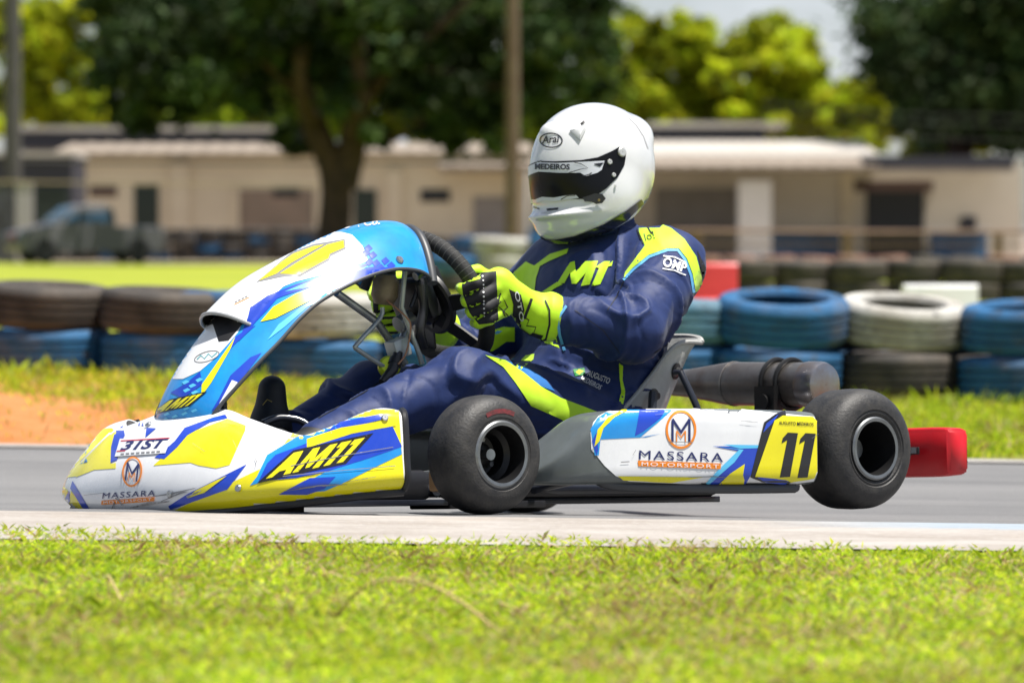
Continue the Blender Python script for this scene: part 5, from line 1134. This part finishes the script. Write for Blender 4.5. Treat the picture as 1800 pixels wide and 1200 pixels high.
# gloves
def glove(s):
    gp = swp(PI / 2 * s * 1.02); t = (ST_ * 1.0).normalized(); a = Vector((0, s, 0)); b = SN_
    P = lambda u, v, w: gp + t * u + a * v + b * w
    wr = Vector(J['wrL' if s > 0 else 'wrR']); kn = [P(.046 - .030 * k, .030 + (.004 if k in (1, 2) else 0), .018 + .004 * k) for k in range(4)]
    palm = P(0, .020, .052)
    ch = []
    for k in range(4):
        u = .048 - .030 * k; L = (1.0, 1.08, 1.04, .88)[k]
        ch.append([kn[k], P(u, .036 * L, -.022), P(u - .002, .008, -.043 * L), P(u - .004, -.022, -.026)])
    th = [P(.030, -.004, .050), P(.058, -.012, .030), P(.072, -.018, -.004)]
    fore = Vector(J['elL' if s > 0 else 'elR']); cd = (fore - wr).normalized(); cuff = wr + cd * .022
    def f(X, Y, Z):
        d = rcone(X, Y, Z, palm + t * .022, palm - t * .026, .031, .029)
        for k in range(4): d = smin(d, rcone(X, Y, Z, palm + t * (.026 - .018 * k), kn[k], .022, .0165), .010)
        d = smin(d, rcone(X, Y, Z, palm - b * -.004, wr, .036, .040), .02)
        d = smin(d, rcone(X, Y, Z, wr, cuff, .050, .059), .02)
        for c in ch:
            for i in range(3): d = smin(d, rcone(X, Y, Z, c[i], c[i + 1], .0145 - .0008 * i, .0140 - .0010 * i), .0035)
        for i in range(2): d = smin(d, rcone(X, Y, Z, th[i], th[i + 1], .0165 - .001 * i, .0150 - .001 * i), .008)
        return d
    pts = [palm, wr, cuff] + [q for c in ch for q in c] + th; lo = [min(p[i] for p in pts) - .075 for i in range(3)]; hi = [max(p[i] for p in pts) + .075 for i in range(3)]
    V, F = surfnet(f, lo, hi, .0032); V = smooth_verts(V, F, 2)
    return mk('glove', V, F, LIME, body, sharp=None)
gl = glove(1); gr = glove(-1)
SG = Surf(gl); SGR = Surf(gr)
g_ = lambda n, polys, m, off=.0010, **k: film(n, SG, polys, m, gl, off, step=4)
g_('knuckle_panel', [[(811, 492), (828, 481), (872, 477), (874, 520), (876, 566), (842, 570), (826, 550), (814, 518)]], CBLACK)
g_('finger_slit', [[(817, 492), (845, 487), (843, 491), (822, 497)], [(820, 513), (842, 506), (841, 511), (824, 518)], [(824, 536), (845, 531), (843, 536), (830, 541)], [(833, 558), (852, 552), (850, 557), (840, 563)]], LIME, .0018)
g_('knuckle_stitch', [oval(848 + .4 * k, 486 + 7 * k, 1.6, 1.6, 6) for k in range(11)], CWHITE, .0020)
g_('back_print', [strip([(868, 560), (880, 515), (892, 540), (884, 548), (896, 575)], 2.2), strip([(880, 515), (872, 535), (893, 555)], 2.0), strip([(866, 522), (880, 530), (866, 545)], 2)], CBLACK, .0014)
g_('wrist_band', [[(894, 508), (915, 518), (922, 545), (914, 570), (900, 562), (902, 535)]], CBLACK, .0014)
lettering('wrist_lettering', SG, 'OTO', (903, 513), (915, 565), 8, CWHITE, gl, .0022, .01)
g_('cuff_print', [strip([(918, 555), (930, 562), (926, 572), (942, 574), (938, 586), (955, 590)], 2), strip([(905, 568), (920, 580), (935, 590), (958, 600)], 2), strip([(934, 525), (922, 560)], 5)], CBLACK, .0016)
g_('cuff_edge', [strip([(958, 528), (966, 545), (966, 570), (958, 602)], 3)], CBLACK, .0016)
film('finger_band', SGR, [strip([(658, 534 + 13 * k), (712, 531 + 13 * k)], 4) for k in range(6)] + [[(655, 520), (664, 522), (668, 590), (660, 590)]], CBLACK, gr, .0014, step=4)

# shoes
for s, an, toe in ((1, J['ankL'], (1.315, .14, .20)), (-1, J['ankR'], None)):
    a = Vector(an)
    if s < 0: heel = Vector((1.165, -.11, .085)); toe = kp(478, 684, y=-.105); ball = heel.lerp(toe, .62)
    else: heel = Vector((1.235, .14, .085)); toe = Vector((1.315, .14, .165)); ball = heel.lerp(toe, .62)
    def f(X, Y, Z):
        d = rcone(X, Y, Z, a, heel, .044, .036); d = smin(d, rcone(X, Y, Z, heel, ball, .036, .042), .02); d = smin(d, rcone(X, Y, Z, ball, toe, .043, .032), .02); return smin(d, rcone(X, Y, Z, a, ball, .042, .038), .02)
    pts = [a, heel, toe, ball]; lo = [min(p[i] for p in pts) - .06 for i in range(3)]; hi = [max(p[i] for p in pts) + .06 for i in range(3)]
    V, F = surfnet(f, lo, hi, .005); V = smooth_verts(V, F, 2); sh_ = mk('shoe', V, F, mat('black_suede_shoe', (.012, .012, .014), .6, nscale=40, namt=.4), body, sharp=None)
    if s < 0: film('shoe_mark', Surf(sh_), [strip([(462, 712), (470, 702), (478, 706)], 2)], mat('tan_mark', (.3, .22, .05), .6), sh_, .001, step=4)

# helmet
HC = kp(1037, 292, y=0); HT = math.radians(6)       # centre, slight nod
HR = Matrix.Rotation(HT, 3, 'Y'); HRI = np.array(HR.transposed())
H_WHITE = mat('white_gloss_shell', (.67, .675, .69), .16, coat=1.0, spec=.5)
H_VIS = mat('dark_visor', (.004, .004, .005), .3, spec=.25); H_BLACK = mat('black_gloss_trim', (.012, .012, .013), .2, coat=.5)
def helm_sdf(X, Y, Z):
    p = np.stack([X - HC.x, Y - HC.y, Z - HC.z]); p = np.tensordot(HRI.astype(np.float32), p, 1); x, y, z = p
    d = ellip(x, y, z, (-.012, 0, .022), (.160, .128, .131))
    d = smin(d, ellip(x, y, z, (-.002, 0, -.035), (.162, .127, .125)), .03)
    d = smin(d, rcone(x, y, z, (.020, -.03, -.085), (.020, .03, -.085), .108, .108), .03)
    chin = ellip(x, y, z, (.062, 0, -.128), (.098, .104, .060)); d = smin(d, chin, .03)
    lipc = ellip(x, y, z, (.092, 0, -.112), (.084, .100, .0165)); d = smin(d, lipc, .008)
    spo = ellip(x, y, z, (-.112, 0, .060), (.060, .092, .060)); d = smin(d, spo, .014)
    browv = ellip(x, y, z, (.114, 0, .084), (.026, .028, .028)); d = smin(d, browv, .014)
    cut = -(z + .168 - .36 * np.clip(.06 - x, -.2, .4)); d = -smin(-d, -cut, .010)
    return d
lo = [HC.x - .22, -.18, HC.z - .2]; hi = [HC.x + .23, .18, HC.z + .21]
V, F = surfnet(helm_sdf, lo, hi, .0036); V = smooth_verts(V, F, 2)
helm = mk('helmet', V, F, H_WHITE, body, sharp=None); helm['label'] = 'glossy white full-face helmet with dark visor'
SH = Surf(helm)
h_ = lambda n, polys, m, off=.001, mirror=False, step=5: film(n, SH, polys, m, helm, off, step=step, mirror=mirror)
h_('visor', [[(926, 294), (935, 283), (975, 284), (1020, 282), (1050, 277), (1075, 266), (1087, 259), (1096, 260), (1100, 270), (1097, 290), (1085, 312), (1065, 332), (1050, 342), (1030, 350), (1000, 350), (960, 348), (926, 343)]], H_VIS, .0022, True)
H_STRIP = mat('strip_white', (.60, .62, .68), .25, coat=.5)
h_('sun_strip', [[(926, 287), (935, 285), (980, 287), (1062, 283), (1057, 299), (1050, 304), (1030, 310), (1020, 304), (985, 304), (950, 302), (926, 301)]], H_STRIP, .0034, True)
lettering('visor_lettering', SH, 'MEDEIROS', (943, 298), (1002, 299), 10, H_BLACK, helm, .0050, .04)
h_('strip_line', [strip([(1000, 304), (1020, 298), (1033, 296), (1022, 289), (1010, 286)], 1.3), strip([(1044, 289), (1060, 287), (1054, 293), (1044, 289)], 1.6), strip([(1024, 310), (1036, 307), (1040, 304)], 1.8)], H_BLACK, .0044)
h_('visor_lower_strip', [[(926, 338), (950, 345), (975, 347), (998, 343), (1012, 342), (1018, 348), (990, 352), (975, 354), (950, 352), (926, 348)]], H_STRIP, .0034, True)
h_('strip_line', [strip([(987, 351), (998, 344), (1012, 343)], 1.4)], H_BLACK, .0044)
def stud(px, py, r, m, hgt=.004, name='visor_screw'):
    h = SH.hit((px, py)); b = MB(); b.lathe([(r, 0), (r, hgt * .6), (r * .8, hgt), (.001, hgt)], 20, frame(h[1], h[0] + h[1] * .002)); b.build(name, m, helm, sharp=40)
H_NICK = mat('pale_nickel', (.60, .60, .58), .35, metal=.5)
stud(1092, 268, .0115, H_NICK, .005); stud(1071, 285, .0065, H_NICK); stud(1078, 308, .0055, H_NICK); stud(1081, 327, .003, H_NICK, .003)
h_('visor_latch', [[(1024, 347), (1035, 344), (1045, 340), (1058, 341), (1064, 349), (1058, 357), (1048, 359), (1040, 355), (1028, 354)]], H_BLACK, .0045)
stud(1052, 352, .0035, mat('brass', (.5, .38, .15), .3, metal=.9), .008)
h_('chin_vent', [[(938, 362), (949, 366), (948, 369), (939, 366)], [(961, 367), (982, 365), (981, 369), (962, 371)]], H_BLACK, .0012)
h_('lower_trim', [[(950, 417), (972, 421), (1010, 414), (1060, 394), (1100, 370), (1126, 350), (1130, 358), (1100, 388), (1060, 411), (1010, 432), (955, 430)]], H_BLACK, .0030, True, 3)
ring_film('badge_ring', SH, 969, 247, 20.5, 13.5, 2.2, H_BLACK, helm, .0012, 36, .05)
lettering('badge_lettering', SH, 'Arai', (953, 253), (984, 251), 14, H_BLACK, helm, .0016, .015, .2)
h_('shell_seam', [strip([(1105, 208), (1118, 220), (1131, 240), (1139, 262)], 1.3)], mat('seam_grey', (.35, .35, .36), .4), .0008)
boss('top_vent', SH, [(1002, 231), (1012, 233), (1024, 222), (1034, 213), (1030, 228), (1020, 248), (1012, 240)], .010, .55, H_WHITE, helm)
h_('vent_mark', [[(1020, 222), (1027, 217), (1028, 221), (1022, 226)]], H_BLACK, .0118)

# ------------------------------------------------------------------ grass
def blades(n, xr, yr, size, width, seed, cols, lean=.6, dens=None, tuft=0):
    r = np.random.default_rng(seed); x = r.uniform(*xr, n); y = r.uniform(*yr, n)
    if tuft:
        cx = r.uniform(*xr, tuft); cy = r.uniform(*yr, tuft); k = r.integers(0, tuft, n); m = r.random(n) < .6
        x = np.where(m, cx[k] + r.normal(0, .05, n), x); y = np.where(m, cy[k] + r.normal(0, .05, n), y)
    if dens is not None:
        ok = r.random(n) < dens(x, y); x, y = x[ok], y[ok]; n = len(x)
    z = gz(x, y); a = r.uniform(0, 2 * PI, n); L = size * r.uniform(.45, 1.4, n); w = width * r.uniform(.6, 1.4, n); le = lean * r.uniform(.2, 1.3, n); d = r.uniform(0, 2 * PI, n)
    up = np.stack([np.cos(d) * le, np.sin(d) * le, np.ones(n)], 1); up /= np.linalg.norm(up, axis=1, keepdims=True); up2 = up * np.array([1.5, 1.5, .55]); up2 /= np.linalg.norm(up2, axis=1, keepdims=True)
    side = np.stack([np.cos(a), np.sin(a), np.zeros(n)], 1) * w[:, None]; b = np.stack([x, y, z], 1); m_ = b + up * (L * .55)[:, None]; tip = m_ + up2 * (L * .5)[:, None]
    V = np.stack([b - side * .35, b + side * .35, m_ + side, tip, m_ - side], 1).reshape(-1, 3); F = np.arange(5 * n).reshape(n, 5)
    c = np.array(cols)[r.integers(0, len(cols), n)] * r.uniform(.7, 1.3, (n, 1)); return V, F, c.repeat(5, 0)
M_GRASS = mat('grass_blades', (1, 1, 1), .55, attr=True, trans=.52, nscale=2.2, col2=(.72, .70, .60), spec=.12)
def grass(name, label, sets):
    Vs, Fs, Cs = [], [], []; n = 0
    for V, F, c in sets: Vs.append(V); Fs.append(F + n); Cs.append(c); n += len(V)
    o = bpy.data.objects.new(name, fast_mesh(name, np.concatenate(Vs), np.concatenate(Fs), M_GRASS, False, np.concatenate(Cs))); COL.objects.link(o); return tag(o, label, 'grass', kind='stuff')
GREEN = [(.52, .68, .03), (.45, .62, .03), (.64, .72, .05), (.38, .54, .05), (.70, .75, .08), (.42, .50, .15)]; STRAW = [(.70, .55, .30), (.60, .45, .24), (.76, .63, .40), (.48, .30, .16)]
edge = lambda x, y: np.clip((7.76 - .06 * x + .05 * np.sin(x * 5.3) + .035 * np.sin(x * 13 + 1) + .02 * np.sin(x * 31) - y) / .10, .0, 1)
def patch(x, y): return np.array([.35 + .8 * (noise.noise(Vector((float(a) * 1.6, float(b) * 1.1, 3.))) + .35) for a, b in zip(x, y)])
NX, NY = (-1.5, 1.5), (4.6, 7.85)
grass('near_grass', 'sunlit leafy grass with dry straw along the near edge of the track', [
    blades(60000, NX, NY, .022, .0028, 1, GREEN, 1.8, lambda x, y: edge(x, y), 1500), blades(110000, NX, NY, .013, .0062, 2, GREEN, 3.0, lambda x, y: edge(x, y), 2500),
    blades(30000, NX, NY, .030, .0015, 3, STRAW, 1.8, lambda x, y: edge(x, y + .12) * np.clip(patch(x, y), 0.05, 1), 400), blades(500, NX, NY, .045, .0020, 4, GREEN[:5], 1.0, lambda x, y: edge(x, y + .2), 90)])
VX, VY = (-5.2, 5.2), (13.3, 18.2)
bare = lambda x, y: np.clip((y - 14.6 + .3 * np.sin(x * 3) + (x + .9) * 1.3) / .9, .05, 1) * (y > 13.33 + .05 * np.sin(x * 9))
grass('verge_grass', 'rough grass and weeds on the far verge before the tyre barrier', [
    blades(86000, VX, VY, .034, .005, 5, GREEN[:5] + [(.36, .36, .03)], .8, bare, 900), blades(13000, VX, VY, .06, .003, 6, STRAW + GREEN, .8, bare, 300),
    blades(900, VX, (17.4, 18.05), .08, .008, 7, GREEN, .6, None, 40)])
# dry stalks arching over the near grass
for i, P in enumerate((((585, 1090, 6.2), (640, 1030, 6.15), (720, 1018, 6.1), (800, 1050, 6.05), (900, 1130, 6.0)), ((880, 1060, 6.3), (960, 1090, 6.2), (1040, 1140, 6.1)), ((190, 1010, 6.5), (215, 1060, 6.4), (225, 1120, 6.3)), ((1140, 1090, 6.1), (1180, 1130, 6.0), (1260, 1190, 5.9)))):
    C = catmull([at(*p) for p in P], 6); g0 = C[0].copy(); g0.z = float(gz(g0.x, g0.y)); g1 = C[-1].copy(); g1.z = max(float(gz(g1.x, g1.y)), min(g1.z, .05)); C = [g0] + C + [g1]
    tag(MB().tube(C, [.0022] * len(C), 6).build('dry_stalk', mat('straw_stalk', (.52, .38, .17), .7)), ('long straw stalk arching over the grass below the front wheel', 'straw stalk lying right of the arching one', 'upright straw stalk in the grass at lower left', 'straw stalk in the grass at lower right of centre')[i], 'straw stalk')
